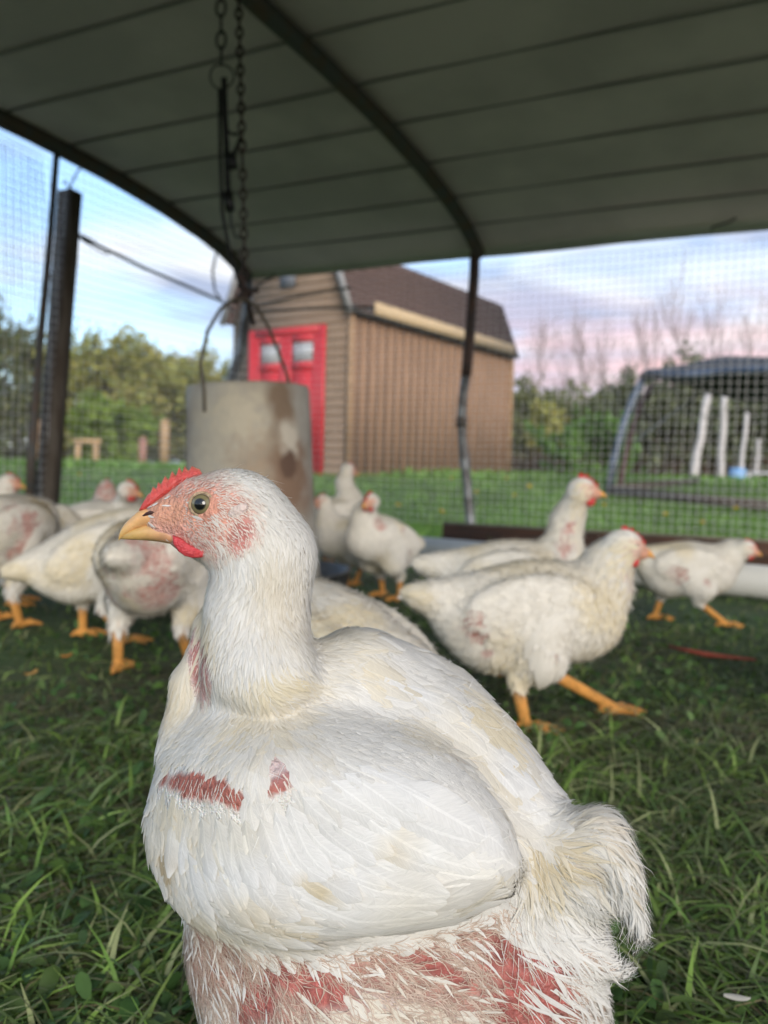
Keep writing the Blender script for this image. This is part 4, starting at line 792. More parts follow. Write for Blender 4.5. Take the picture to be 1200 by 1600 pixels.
# ================================================================== HENS
def rotY(a): c, s = math.cos(a), math.sin(a); return np.array([[c, 0, s], [0, 1, 0], [-s, 0, c]])
WHITE = np.array([.86, .82, .73]); CREAM = np.array([.80, .70, .48]); PINK = np.array([.60, .31, .26]); YEL = np.array([.72, .33, .07])
def make_hen(label, loc, yaw, seed, scale=1.0, pitch=8, bz=.205, neck=((.105, .055), (.125, .11)), head=(.145, .150), headdir=(1, 0, -.12), legs=((.0, .05), (.0, -.05)), squat=0, patches=(), h=.0036, comb=1.0, side=0, sp=.0075):
    """hen facing +X; neck/head points are (forward, up) from the body centre; legs are foot positions (x, y)"""
    r = np.random.default_rng(seed); th = R(-pitch); RB = rotY(th); C0 = np.array([0, 0, bz])
    B = lambda x, y, z: RB@np.array([x, y, z])+C0
    bd = RB@np.array([1, 0, 0.]); pr = []
    E_ = lambda c, rr, k, tg, fl: pr.append(Prim('e', B(*c), None, rr, k, tg, RB@np.array(fl, float), RB))
    back = (-1, 0, -.3)
    E_((0, 0, 0), (.118, .078, .076), .03, 'body', back); E_((.07, 0, -.012), (.072, .070, .070), .03, 'breast', (-.6, 0, -1)); E_((-.085, 0, -.002), (.066, .060, .058), .03, 'body', back); E_((-.045, 0, -.045), (.070, .062, .045), .03, 'belly', (-.5, 0, -.8))
    pr.append(Prim('c', B(-.105, 0, .012), B(-.180, 0, .034), (.040, .008), .03, 'tail', RB@np.array([-1, 0, .1])))
    pr.append(Prim('e', B(-.145, 0, .034), None, (.045, .030, .022), .02, 'tail', RB@np.array([-1, 0, .3]), RB))
    for s in (1, -1): E_((-.012, s*.060, .010), (.100, .024, .050), .014, 'wing', (-1, 0, -.12))
    P = [B(.085, 0, .0)]+[np.array([C0[0]+a, 0, C0[2]+b]) for a, b in neck]+[np.array([C0[0]+head[0], side*.3, C0[2]+head[1]])]
    rad = [.058]+list(np.linspace(.042, .029, len(neck)))+[.024]
    for i in range(len(P)-1):
        f = P[i]-P[i+1]; pr.append(Prim('c', P[i], P[i+1], (rad[i], rad[i+1]), .025, 'neck', f/np.linalg.norm(f)))
    hd = np.array([headdir[0], side+headdir[1], headdir[2]], float); hd /= np.linalg.norm(hd); sd = np.cross(UP, hd); sd /= np.linalg.norm(sd); hu = np.cross(hd, sd); RH = np.stack([hd, sd, hu], 1); hc = P[-1]
    pr.append(Prim('e', hc, None, (.029, .020, .0235), .012, 'head', -hd, RH)); pr.append(Prim('c', hc+hd*.012-hu*.003, hc+hd*.031-hu*.006, (.018, .011), .010, 'head', -hd))
    foot = []
    for (fx, fy) in legs:
        s = 1 if fy > 0 else -1; hip = B(-.005, s*.045, -.03); F_ = np.array([fx, fy, .014]); lift = 0
        hock = np.array([(fx*.45+hip[0]*.55)-.022, fy*.8+s*.045*.2, .078]); knee = (hip+hock)/2+np.array([.022, s*.006, .004])
        pr.append(Prim('c', hip, knee, (.046, .034), .02, 'thigh', (-.1, 0, -1))); pr.append(Prim('c', knee, hock+UP*.012, (.032, .0135), .014, 'thigh', (-.1, 0, -1)))
        pr.append(Prim('c', hock+UP*.012, hock, (.012, .0105), .006, 'leg', (0, 0, -1))); pr.append(Prim('c', hock, F_+UP*.006, (.0105, .0085), .004, 'leg', (0, 0, -1)))
        for a, l in ((0, .058), (.55, .048), (-.55, .048), (math.pi, .024)):
            d = np.array([math.cos(a), math.sin(a), 0]); pr.append(Prim('c', F_, F_+d*l*.55+UP*.002, (.0072, .0062), .005, 'leg', d)); pr.append(Prim('c', F_+d*l*.55+UP*.002, F_+d*l-UP*.004, (.0062, .0040), .004, 'leg', d))
        foot.append(F_)
    for p in pr: p.k = max(p.k, .004)
    Fd = Field(pr, h); V, Q = Fd.mesh()
    def wt(V, tg, t=.006):
        o = np.full(len(V), 1e-9)
        for p in pr:
            if p.tag in tg: o = np.maximum(o, np.exp(-np.clip(p.d(V), -.001, 1)/t))
        return o
    wl = wt(V, ('leg',)); wh = wt(V, ('head',)); wb = wt(V, ('body', 'breast', 'belly', 'thigh', 'neck', 'tail', 'wing'))
    fl = wl/(wl+wb+wh); hx = (V-hc)@hd; hz = (V-hc)@hu
    face = np.clip((hx+.012)/.012, 0, 1)*np.clip((.017-hz)/.006, 0, 1)*np.clip(wh*1.5, 0, 1)*(1-fl)
    nz = vnoise(V, 22, seed)[:, None]; n2_ = vnoise(V, 55, seed+3)[:, None]
    C = WHITE*(1-.28*np.clip((nz-.5)*2.2, 0, 1))+(CREAM-WHITE)*np.clip((nz-.55)*2, 0, 1)*.5
    pk = np.zeros(len(V))
    for (x, y, z, rr, a) in patches: pk = np.maximum(pk, a*np.clip(1.4-np.linalg.norm((V-B(x, y, z))*[1, .6, 1], axis=1)/rr*1.2+(n2_[:, 0]-.5)*1.2, 0, 1))
    pk = np.clip(pk, 0, 1)*(1-fl); C = C*(1-pk[:, None])+PINK*np.array([1, 1, 1])*(.75+.5*n2_)*pk[:, None]
    C = C*(1-fl[:, None])+YEL*(.75+.5*n2_)*fl[:, None]; C = C*(1-face[:, None]*.85)+np.array([.74, .31, .17])*(.8+.4*n2_)*face[:, None]*.85
    e = empty('hen', loc, R(yaw), label, 'hen', 'white broiler hens in the pen'); e.scale = (scale,)*3
    MB().add(V, Q, C).build('body', M_SKIN, e)
    # plumage
    S = samples(V, Q, 42000, r); S = S[thin(S, sp, r)]; fl_ = Fd.flow
    L_ = wt(S, ('leg',)); H_ = wt(S, ('head',)); B_ = wt(S, ('body', 'breast', 'belly', 'thigh', 'tail', 'wing')); N_ = wt(S, ('neck',)); T_ = wt(S, ('tail',)); Wg = wt(S, ('wing',), .003); Be = wt(S, ('belly', 'thigh'))
    pk = np.zeros(len(S))
    for (x, y, z, rr, a) in patches: pk = np.maximum(pk, a*np.clip(1.35-np.linalg.norm((S-B(x, y, z))*[1, .6, 1], axis=1)/rr, 0, 1))
    keep = (L_ < np.maximum(B_, .02)*.8)&(H_ < .5)&(r.random(len(S)) > pk*1.5); S = S[keep]; N_, T_, Wg, Be, B_ = N_[keep], T_[keep], Wg[keep], Be[keep], B_[keep]
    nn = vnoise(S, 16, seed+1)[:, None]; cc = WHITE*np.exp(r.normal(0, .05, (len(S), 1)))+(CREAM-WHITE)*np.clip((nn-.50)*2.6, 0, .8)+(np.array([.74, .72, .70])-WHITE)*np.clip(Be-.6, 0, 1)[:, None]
    mb = MB(); nk = (N_ > B_); tl = (T_ > .75)&~nk; wg = (Wg > .7)&~nk&~tl; fl2 = (Be > .75)&~nk&~tl&~wg; bd_ = ~nk&~tl&~wg&~fl2
    for m_, kd, l, w, h1, j in ((bd_, 'contour', .026, .014, .0035, .22), (wg, 'contour', .034, .015, .003, .12), (nk, 'hackle', .018, .005, .0022, .25), (tl, 'hackle', .040, .010, .008, .28), (fl2, 'hackle', .022, .008, .006, .5)):
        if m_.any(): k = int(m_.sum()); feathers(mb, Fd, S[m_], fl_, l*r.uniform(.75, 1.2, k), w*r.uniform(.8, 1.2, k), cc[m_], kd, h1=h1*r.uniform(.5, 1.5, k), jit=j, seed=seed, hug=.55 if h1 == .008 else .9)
    # loose fluff breaking the outline
    S2 = samples(V, Q, 5200, r); L2 = wt(S2, ('leg',)); H2 = wt(S2, ('head',)); S2 = S2[(L2 < .3)&(H2 < .4)]; k = len(S2)
    feathers(mb, Fd, S2, fl_, r.uniform(.012, .030, k), .0015, np.broadcast_to(WHITE, (k, 3)), 'strand', h1=r.uniform(.002, .010, k), jit=.5, curl=.8, seed=seed+1, hug=.8)
    mb.build('plumage', MAT['feather'], e)
    # wing quills
    for s in (1, -1):
        mb = MB(); k = 7; Z = np.linspace(.012, -.034, k); rt = np.array([B(.045-.006*i, s*.10, z) for i, z in enumerate(Z)]); rt = rt-Fd.grad(rt)*Fd.val(rt)[:, None]
        feathers(mb, Fd, rt, fl_, .115-np.arange(k)*.004, .020, np.repeat([WHITE*1.0], k, 0), 'flight', h0=.003, h1=.006+np.arange(k)*.0006, jit=.02, seed=seed+s)
        mb.build('wing_feathers', MAT['feather'], e)
    # head furniture
    H = lambda x, y, z: hc+RH@np.array([x, y, z])
    mb = MB(); a = np.arange(12)*2*math.pi/12
    rings = [np.array([H(x, wy*math.cos(q), z+wz*math.sin(q)) for q in a]) for x, z, wy, wz in ((.023, -.003, .0100, .0100), (.034, -.0035, .0082, .0075), (.044, -.0060, .0055, .0050), (.052, -.0115, .0016, .0018))]
    loft(mb, rings, np.array([.80, .38, .08])); rings = [np.array([H(x, wy*math.cos(q), z+wz*math.sin(q)) for q in a]) for x, z, wy, wz in ((.024, -.011, .0070, .0040), (.034, -.0115, .0050, .0030), (.042, -.0115, .0018, .0016))]; loft(mb, rings, np.array([.66, .32, .10])); mb.build('beak', M_BEAK, e)
    ph = [(.033, .004), (.034, .011), (.030, .010), (.028, .017), (.023, .015), (.020, .022), (.015, .019), (.010, .027), (.004, .023), (-.002, .028), (-.008, .025), (-.008, .019), (.004, .017), (.018, .012)]
    mb = MB(); pillow(mb, [H(x, 0, z+(max(0, z-.004))*(comb-1+.35)*.5) for x, z in ph], sd, .007, np.array([.62, .03, .03])); mb.build('comb', M_COMB, e)
    for s in (1, -1):
        mb = MB(); c = H(.017, s*.011, -.021); orb(mb, c, .0085*comb, sd*s, [(180, (.58, .05, .045))], 12, 8, .5); mb.build('wattle', M_COMB, e)
        c = H(.011, s*.0165, .004); mb = MB(); orb(mb, c, .0064, sd*s, [(48, (.01, .01, .01)), (72, (.16, .10, .04)), (180, (.5, .3, .2))], 16, 10); mb.build('eye', M_EYE, e)
    return e
GH = lambda px, py: (lambda d: CPOS+d*(-CAM_H/d[2]))(ray(px, py))
# hens behind, each posed for itself.  yaw 0 faces right across the view, 90 faces away, 180 faces left
UPN = dict(neck=((.105, .05), (.115, .12)), head=(.128, .175))
make_hen('striding hen with a bare pink patch at its rump, nearest on the right', (.246, 1.36, 0), 6, 1, 1.06, pitch=5, bz=.186, neck=((.112, .040), (.120, .075)), head=(.138, .103), headdir=(1, 0, -.12), legs=((-.015, -.045), (.155, .05)), patches=((-.090, -.06, .0, .034, 1.2), (-.075, -.06, -.045, .02, .7), (.0, -.07, -.05, .022, 1), (.145, -.02, .035, .02, .8)), side=-.05)
make_hen('hen with an upstretched neck and bright red comb, standing behind the striding hen', (.262, 1.72, 0), 5, 2, 1.0, pitch=4, bz=.205, neck=((.110, .05), (.120, .12)), head=(.136, .185), headdir=(1, 0, -.02), patches=((-.085, -.055, -.02, .032, 1), (.110, -.04, .06, .026, 1.1), (.122, -.035, .10, .018, 1)), comb=1.3, side=-.12)
make_hen('orange faced hen stepping right in front of the white pipe, farthest right', (.87, 2.37, 0), 0, 3, .94, pitch=0, bz=.178, neck=((.125, .035), (.140, .050)), head=(.162, .062), headdir=(1, 0, -.18), legs=((-.075, .045), (.10, -.05)), patches=((-.05, -.07, -.01, .04, 1), (.03, -.075, -.03, .022, .8)), side=-.1)
make_hen('hen cut off by the right edge, only its rump in view', (.925, 1.50, 0), 10, 4, .92, pitch=22, bz=.16, patches=())
make_hen('plump hen with red comb and wattle facing left beside the feeder pan', (.00, 2.66, 0), 228, 5, .98, pitch=18, bz=.200, neck=((.090, .06), (.098, .09)), head=(.112, .130), headdir=(1, 0, -.15), legs=((-.03, .05), (-.06, -.05)), patches=((-.03, .075, -.035, .036, 1), (.02, .075, .04, .026, .8), (.10, .05, .035, .026, 1), (-.07, .06, -.04, .02, .9)), comb=1.2, side=.15)
make_hen('pale orange faced hen peering left behind the plump hen head', (-.115, 3.0, 0), 205, 6, .95, pitch=10, bz=.185, neck=((.10, .05), (.105, .09)), head=(.118, .135), patches=((.1, 0, .05, .03, .4),))
make_hen('hen with its neck stretched highest of all, right behind the feeder edge', (-.205, 3.3, 0), 20, 7, 1.0, pitch=25, bz=.225, neck=((.07, .08), (.045, .14)), head=(.060, .195), headdir=(1, 0, -.3), patches=())
make_hen('hen close behind the big front hen, creamy back and ragged tail in view', (-.060, .96, 0), 142, 8, 1.03, pitch=17, bz=.195, neck=((.10, .06), (.11, .10)), head=(.125, .16), patches=((-.10, .05, .0, .024, .8),), comb=.55, sp=.006, h=.003)
make_hen('hen with a raw pink flank, nearest of the left group, behind the front hen beak', (-.450, 1.66, 0), 84, 9, 1.12, pitch=6, bz=.212, neck=((.12, .03), (.15, .03)), head=(.18, .0), headdir=(1, 0, -.6), legs=((.03, -.05), (-.03, .06)), patches=((-.125, -.035, .02, .05, 1.4), (-.11, -.045, -.03, .045, 1.3), (-.09, .05, -.045, .035, 1)))
make_hen('cream backed hen with a drooping tail, second from the left edge', (-.66, 1.93, 0), 24, 10, 1.05, pitch=24, bz=.205, neck=((.12, .02), (.15, .0)), head=(.18, -.03), headdir=(1, 0, -.8), legs=((.05, -.05), (-.03, .05)), patches=((.06, -.07, -.03, .022, .8),))
make_hen('pink flanked hen cut off by the left edge, nearest on that side', (-.95, 2.06, 0), 75, 11, 1.12, pitch=6, bz=.220, neck=((.12, .02), (.14, .0)), head=(.17, -.03), headdir=(1, 0, -.6), legs=((.0, -.05), (.05, .05)), patches=((-.01, -.07, .01, .055, 1.3), (-.03, -.07, -.04, .045, 1.2), (-.08, -.03, -.02, .03, 1)))
make_hen('hen at the far left edge with raised head, neck left of the dark upright', (-1.30, 2.55, 0), 10, 12, 1.02, pitch=6, bz=.22, neck=((.115, .05), (.12, .09)), head=(.135, .125), headdir=(1, 0, -.1), patches=((.1, -.03, .05, .02, .4),))
make_hen('hen with a red comb looking right, head just left of the front hen beak', (-.91, 2.60, 0), 8, 13, 1.02, pitch=6, bz=.215, neck=((.105, .05), (.105, .08)), head=(.116, .118), headdir=(1, 0, -.15), patches=((.11, -.03, .0, .03, 1),), comb=1.2, side=-.3)
make_hen('hen seen from behind with a brownish bare neck, left of the red combed one', (-.98, 2.82, 0), 80, 14, 1.0, pitch=8, bz=.215, neck=((.08, .06), (.07, .09)), head=(.075, .12), patches=((.06, -.02, .10, .05, 1.2),))
make_hen('hen whose creamy back shows behind the two nearest left hens', (-1.06, 2.40, 0), 15, 15, .98, pitch=2, bz=.222, neck=((.12, .03), (.14, .02)), head=(.17, .0), headdir=(1, 0, -.6), patches=((.10, -.06, .0, .03, .7),))

# ================================================================== FRONT HEN
D0 = .43; PXM = D0/FPX
def fp(px, py, dy=0.): return at(px, py, D0+dy)
def S_(px, py, rp, dy=0., k=.03, tg='body'): return Prim('c', fp(px, py, dy), fp(px, py, dy)+np.array([.0005, 0, 0]), (rp*PXM*(1+dy/D0),)*2, k, tg)
def C_(a, ra, b, rb, k=.03, tg='body'): return Prim('c', fp(*a), fp(*b), (ra*PXM, rb*PXM), k, tg)
fr = []
# trunk
for t in ((356, 1215, 108, .02), (352, 1310, 110, .01), (500, 1170, 150, .045), (600, 1235, 168, .05), (690, 1320, 165, .05), (765, 1385, 125, .045), (470, 1300, 180, .02), (560, 1450, 215, .050), (430, 1450, 135, .035), (480, 1580, 160, .045), (660, 1520, 190, .052), (820, 1480, 125, .03), (540, 1350, 200, .075), (640, 1400, 190, .08), (800, 1600, 110, .03), (345, 1140, 70, .03), (620, 1620, 170, .04), (555, 1098, 98, .05), (620, 1122, 104, .055), (675, 1180, 108, .055), (718, 1240, 104, .05), (762, 1295, 100, .05), (800, 1338, 90, .045), (640, 1195, 132, .034), (722, 1275, 122, .034), (560, 1140, 105, .034)): fr.append(S_(*t[:3], dy=t[3], k=.022))
# neck and chest
fr += [C_((396, 1110, .02), 66, (400, 1030, .005), 70, .018, 'neck'), C_((396, 1040, .005), 70, (403, 945, .005), 66, .018, 'neck'), C_((403, 945, .005), 66, (418, 865, .0), 60, .018, 'neck'), C_((421, 862, .0), 60, (378, 808, 0), 60, .018, 'neck'), C_((366, 925, .014), 34, (330, 985, .022), 26, .008, 'neck'), C_((330, 985, .022), 26, (300, 1070, .024), 32, .006, 'neck'), C_((300, 1070, .024), 32, (292, 1165, .022), 46, .006, 'neck'), S_(512, 1068, 60, .015, .012), S_(425, 1055, 62, -.012, .012), S_(560, 1060, 70, .03, .012)]
# head
hc_ = fp(362, 806)
fr += [Prim('e', hc_, None, (70*PXM, 47*PXM, 62*PXM), .016, 'head'), C_((345, 806, 0), 46, (262, 818, 0), 25, .014, 'head'), C_((335, 842, 0), 34, (290, 842, 0), 18, .008, 'head'), C_((300, 775, 0), 24, (245, 802, 0), 13, .010, 'head'), C_((372, 842, -.004), 36, (405, 890, -.002), 48, .012, 'head')]
# tail fluff
fr += [C_((815, 1370, .03), 80, (880, 1330, .012), 56, .02, 'tail'), C_((870, 1325, .012), 52, (930, 1305, .002), 36, .010, 'tail'), C_((930, 1306, .0), 34, (968, 1365, -.006), 24, .008, 'tail'), C_((968, 1365, -.006), 22, (996, 1445, -.01), 6, .006, 'tail'), C_((880, 1350, .01), 54, (925, 1400, .0), 30, .010, 'tail'), C_((850, 1420, .02), 60, (905, 1480, .004), 30, .010, 'tail'), C_((905, 1480, .004), 28, (965, 1522, -.002), 7, .006, 'tail'), S_(872, 1590, 66, .03, .02)]
# legs, below the picture
for lx, ly in ((520, .41), (640, .50)):
    X = at(lx, 1600, ly); hip = np.array([X[0], ly, .135]); hk = np.array([X[0]+.02, ly, .075]); ft = np.array([X[0]+.005, ly, .010])
    fr += [Prim('c', hip, hk, (.034, .014), .02, 'thigh'), Prim('c', hk, ft, (.011, .009), .005, 'leg')]
    for a, l in ((math.pi, .062), (math.pi-.55, .052), (math.pi+.55, .052), (0, .026)): fr.append(Prim('c', ft, ft+np.array([math.cos(a)*l, math.sin(a)*l, -.003]), (.0075, .0045), .005, 'leg'))
# folded wing: a thick curved plate following an outline
WO = np.array([(258, 1225), (300, 1135), (395, 1085), (520, 1080), (640, 1125), (735, 1205), (792, 1290), (812, 1345), (800, 1392), (722, 1432), (600, 1460), (480, 1480), (385, 1468), (310, 1432), (265, 1360), (246, 1280)], float)
def polysd(x, y, P):
    d = np.full(x.shape, 1e9); s = np.ones(x.shape)
    for i in range(len(P)):
        a = P[i]; b = P[i-1]; e = b-a; wx = x-a[0]; wy = y-a[1]; t = np.clip((wx*e[0]+wy*e[1])/(e@e), 0, 1); d = np.minimum(d, np.hypot(wx-e[0]*t, wy-e[1]*t))
        c1 = y >= a[1]; c2 = y < b[1]; c3 = e[0]*wy > e[1]*wx; f = (c1 & c2 & c3) | (~c1 & ~c2 & ~c3); s = np.where(f, -s, s)
    return s*d
class Wing(Prim):
    def d(s, P):
        x, y = topx(P); dep = (P-CPOS)@CF
        c = .386+.045*np.clip((430-x)/200, 0, 1.5)**2+.020*np.clip((x-640)/200, 0, 1.5)**2+.055*np.clip((1260-y)/170, 0, 1.5)**2+.006*np.clip((y-1400)/90, 0, 1.5)+.034*np.clip(((x-560)*.62-(y-1200)*.78)/150, 0, 1.5)**2
        a = polysd(x, y, WO)*PXM*.9+.010; b = np.abs(dep-c)-.002; return np.where((a > 0) & (b > 0), np.hypot(np.maximum(a, 0), np.maximum(b, 0)), np.maximum(a, b))-.010
    def bb(s, m): A = np.array([at(x, y, d) for x in (200, 850) for y in (1040, 1520) for d in (.35, .47)]); return A.min(0)-m*.2, A.max(0)+m*.2
fr.append(Wing('c', fp(300, 1250, -.05), fp(750, 1350, -.05), (.01, .01), .010, 'wing'))
FF = Field(fr, .0019)
for i_ in range(FF.n[2]):                                # loose feather lumps over the trunk, none on the head
    zz = FF.lo[2]+i_*FF.h; k_ = np.clip((.365-zz)/.05, 0, 1)*np.clip((zz-.09)/.02, 0, 1)
    if k_ <= 0: continue
    XX = np.stack(np.meshgrid(FF.lo[0]+np.arange(FF.n[0])*FF.h, FF.lo[1]+np.arange(FF.n[1])*FF.h, [zz], indexing='ij'), -1)
    FF.g[:, :, i_] += (k_*(.0040*(vnoise(XX, 34, 51)-.5)+.0014*(vnoise(XX, 85, 52)-.5)))[:, :, 0]
FV, FQ = FF.mesh()
CT = np.array([(300, 760, .9, -.1), (350, 752, 1, -.05), (285, 820, .9, .2), (300, 850, .8, .5), (350, 840, .7, .6), (400, 775, .8, .5), (440, 800, .45, .9), (380, 880, .2, 1), (330, 880, .3, .9),
 (470, 880, .05, 1), (420, 930, -.1, 1), (355, 930, -.45, 1), (340, 1000, -.2, 1), (420, 1030, .15, 1), (470, 980, .05, 1), (305, 1000, -.3, 1), (290, 1090, -.15, 1), (380, 1070, .1, 1),
 (270, 1150, -.25, 1), (245, 1230, -.05, 1), (232, 1310, .1, 1), (262, 1400, .35, 1), (305, 1500, .4, 1), (350, 1600, .5, 1), (330, 1130, -.1, 1), (330, 1190, .0, 1), (400, 1130, .05, 1), (470, 1140, .35, .9), (450, 1075, .8, .35), (520, 1050, 1, .3), (540, 1005, 1, .2), (600, 1060, 1, .5), (560, 1130, .8, .7),
 (700, 1130, 1, .8), (640, 1180, .9, .7), (780, 1210, .9, .9), (860, 1265, 1, .5), (300, 1270, .05, 1), (360, 1290, .2, 1), (420, 1290, .4, 1), (340, 1400, .6, .9), (420, 1380, .6, .8), (500, 1400, .9, .45), (550, 1250, .85, .6), (600, 1330, 1, .45), (700, 1340, 1, .28), (700, 1250, 1, .6),
 (600, 1440, 1, -.02), (720, 1415, 1, -.22), (790, 1375, 1, -.3), (450, 1455, 1, .2), (380, 1450, .9, .5), (400, 1530, .6, .9), (500, 1530, .7, .7), (600, 1520, .8, .5), (700, 1500, .9, .4), (800, 1520, .6, .7), (650, 1590, .8, .5), (520, 1600, .7, .8), (760, 1590, .8, .5),
 (825, 1340, .25, 1), (815, 1400, .0, 1), (840, 1290, .9, .3), (880, 1280, 1, -.25), (940, 1285, .9, .5), (985, 1350, .35, 1), (1000, 1440, .1, 1), (900, 1340, 1, .25), (950, 1400, .7, .8), (870, 1420, .6, .8), (930, 1480, .9, .4), (890, 1540, .8, .5), (900, 1600, .7, .8), (980, 1500, .6, -.3)], float)
def fflow(P):
    x, y = topx(P); w = 1/(((x[:, None]-CT[:, 0])**2+(y[:, None]-CT[:, 1])**2)**2+300.); v = (w[:, :, None]*CT[None, :, 2:]).sum(1)/w.sum(1)[:, None]; v /= np.linalg.norm(v, axis=1)[:, None]+1e-9
    return CR*v[:, :1]-CU*v[:, 1:]
def gb(x, y, cx, cy, rx, ry, a=0):
    c, s = math.cos(R(a)), math.sin(R(a)); u = ((x-cx)*c+(y-cy)*s)/rx; v = (-(x-cx)*s+(y-cy)*c)/ry; return np.clip(1.5-1.5*np.sqrt(u*u+v*v), 0, 1)
def edge_y(x): return np.interp(x, [240, 280, 310, 385, 480, 600, 722, 800, 830, 900], [1390, 1425, 1448, 1482, 1494, 1474, 1445, 1405, 1440, 1480])
def fregions(P):
    x, y = topx(P); near = ((P-CPOS)@CF < .47).astype(float); nz = vnoise(P, 90, 5)-.5; nf = vnoise(P, 260, 6)-.5
    o = {}
    o['face'] = np.clip(gb(x, y, 312, 808, 108, 78, 8)*1.8+nz*.4, 0, 1)*(y < 900)
    o['crown'] = np.clip((758-y+.10*(x-300))/14+nz, 0, 1)*(x > 300)*(x < 500)
    o['ear'] = gb(x, y, 378, 838, 22, 42, 15)
    groove = gb(x, y, 312, 1040, 22, 82, -8)
    strip = np.clip(gb(x, y, 312, 1228, 72, 27, 8)+gb(x, y, 365, 1250, 30, 18, 30)+gb(x, y, 438, 1225, 34, 15, -38), 0, 1)*near
    belly = np.clip((y-edge_y(x))/10, 0, 1)*np.clip((x-275)/25, 0, 1)*np.clip((960-x)/40, 0, 1)
    o['belly'] = belly*np.clip(1.15-.9*gb(x, y, 620, 1590, 190, 60, 12)-.9*gb(x, y, 330, 1590, 60, 60), 0, 1)
    red = np.clip(gb(x, y, 828, 1500, 84, 90, -20)*1.3+gb(x, y, 835, 1580, 84, 60)*1.3+gb(x, y, 490, 1540, 110, 38, 25)*.9+gb(x, y, 400, 1570, 40, 50, 30)*.9+gb(x, y, 680, 1512, 120, 16, 27)*.9, 0, 1)
    o['red'] = np.clip(red*1.3+nf*.5, 0, 1)*belly; o['groove'] = groove; n1 = vnoise(np.stack([x/7.+y/16., y/40., 0*x], -1), 1., 31)-.5; o['strip'] = np.clip((strip-.12)*1.7+n1*1.5*(strip > .05), 0, 1)*near
    o['blush'] = gb(x, y, 440, 1190, 60, 50)*near*.5; o['gap'] = np.clip(gb(x, y, 720, 1180, 90, 16, 30)+gb(x, y, 800, 1290, 10, 14, 30)+gb(x, y, 545, 1105, 55, 10, 12), 0, 1)*near
    return x, y, o
x, y, o = fregions(FV); nz = vnoise(FV, 120, 1)[:, None]; nf = vnoise(FV, 330, 2)[:, None]
c3 = lambda a: np.array(a, float)
C = c3([.80, .77, .71])*(.92+.16*nz)
def lay(C, w, c): w = np.clip(w, 0, 1)[:, None]; return C*(1-w)+c*w
C = lay(C, o['face'], c3([.70, .36, .29])*(.8+.4*nf)); C = lay(C, o['face']*gb(x, y, 316, 796, 60, 48), c3([.72, .34, .24])*(.8+.4*nf)); C = lay(C, o['ear'], c3([.60, .23, .20])*(.85+.3*nf)); C = lay(C, gb(x, y, 262, 800, 45, 30)*1.2, c3([.72, .36, .24]))
C = lay(C, o['groove']*1.3, c3([.55, .26, .24])*(.8+.4*nf)); C = lay(C, o['strip']*1.6, c3([.44, .15, .115])*(.8+.4*nf)); C = lay(C, o['blush'], c3([.68, .40, .42])); C = lay(C, o['belly']*1.3, c3([.52, .31, .25])*(.75+.5*nf)); C = lay(C, o['red']*np.clip(.5+1.1*nz[:, 0], 0, 1.2), c3([.44, .13, .11])*(.6+.8*nf)); C = lay(C, o['gap']*1.3, c3([.42, .28, .20]))
C = lay(C, (((FV[:, 2]) < .072)*1.), YEL)
fh = empty('hen', (FV[:, 0].mean(), FV[:, 1].mean(), 0), label='big white foreground hen facing left, with a bare red belly and small jagged comb', cat='hen', group='white broiler hens in the pen'); FO = np.array(fh.location)
def fb_(mb, name, m, parent=None, smooth=True):
    mb.v = [v-FO for v in mb.v]; return mb.build(name, m, parent or fh, smooth)
fb_(MB().add(FV, FQ, C), 'body', M_SKIN)
r = np.random.default_rng(99)
def fcol(P, base=(.80, .785, .74), var=.05, cream=.8):
    x, y = topx(P); n = len(P); a = vnoise(P, 28, 12)[:, None]; b = vnoise(P, 70, 13)[:, None]; c = c3(base)*np.exp(r.normal(0, var, (n, 1))); c = lay(c, (np.clip((a-.48)*2.4, 0, 1)*(.5+b)*cream)[:, 0], c3([.76, .68, .50]))
    for cx, cy, rx, ry, an, cc, k in ((500, 1392, 48, 20, 25, (.60, .50, .30), .6), (400, 1440, 90, 40, 20, (.74, .64, .44), .7), (360, 1300, 80, 60, 0, (.76, .70, .54), .5), (430, 1050, 80, 40, 0, (.78, .70, .50), .7), (560, 1040, 60, 30, 10, (.76, .66, .44), .6), (255, 1335, 12, 30, -25, (.45, .34, .18), .6), (915, 1355, 30, 16, 10, (.50, .38, .22), .7), (850, 1330, 60, 26, 10, (.72, .62, .42), .6), (620, 1330, 40, 30, 0, (.72, .62, .42), .5), (440, 930, 60, 90, 0, (.77, .70, .56), .5), (930, 1300, 60, 20, 15, (.72, .62, .46), .6)):
        c = lay(c, gb(x, y, cx, cy, rx, ry, an)*k*(.5+b[:, 0]), c3(cc))
    return c
def bareness(P, L_, ks):
    b = np.zeros(len(P))
    for t in (0, .5, .95):
        x, y, o = fregions(P+fflow(P)*(np.asarray(L_)*t)[..., None] if np.ndim(L_) else P+fflow(P)*L_*t); b = np.maximum(b, sum(o[k]*w for k, w in ks))
    return np.clip(b, 0, 1)
def pick(sp_, n0=160000):
    S = samples(FV, FQ, n0, r); return S[thin(S, sp_, r)]
notleg = lambda P: P[:, 2] > .085
pl = MB()
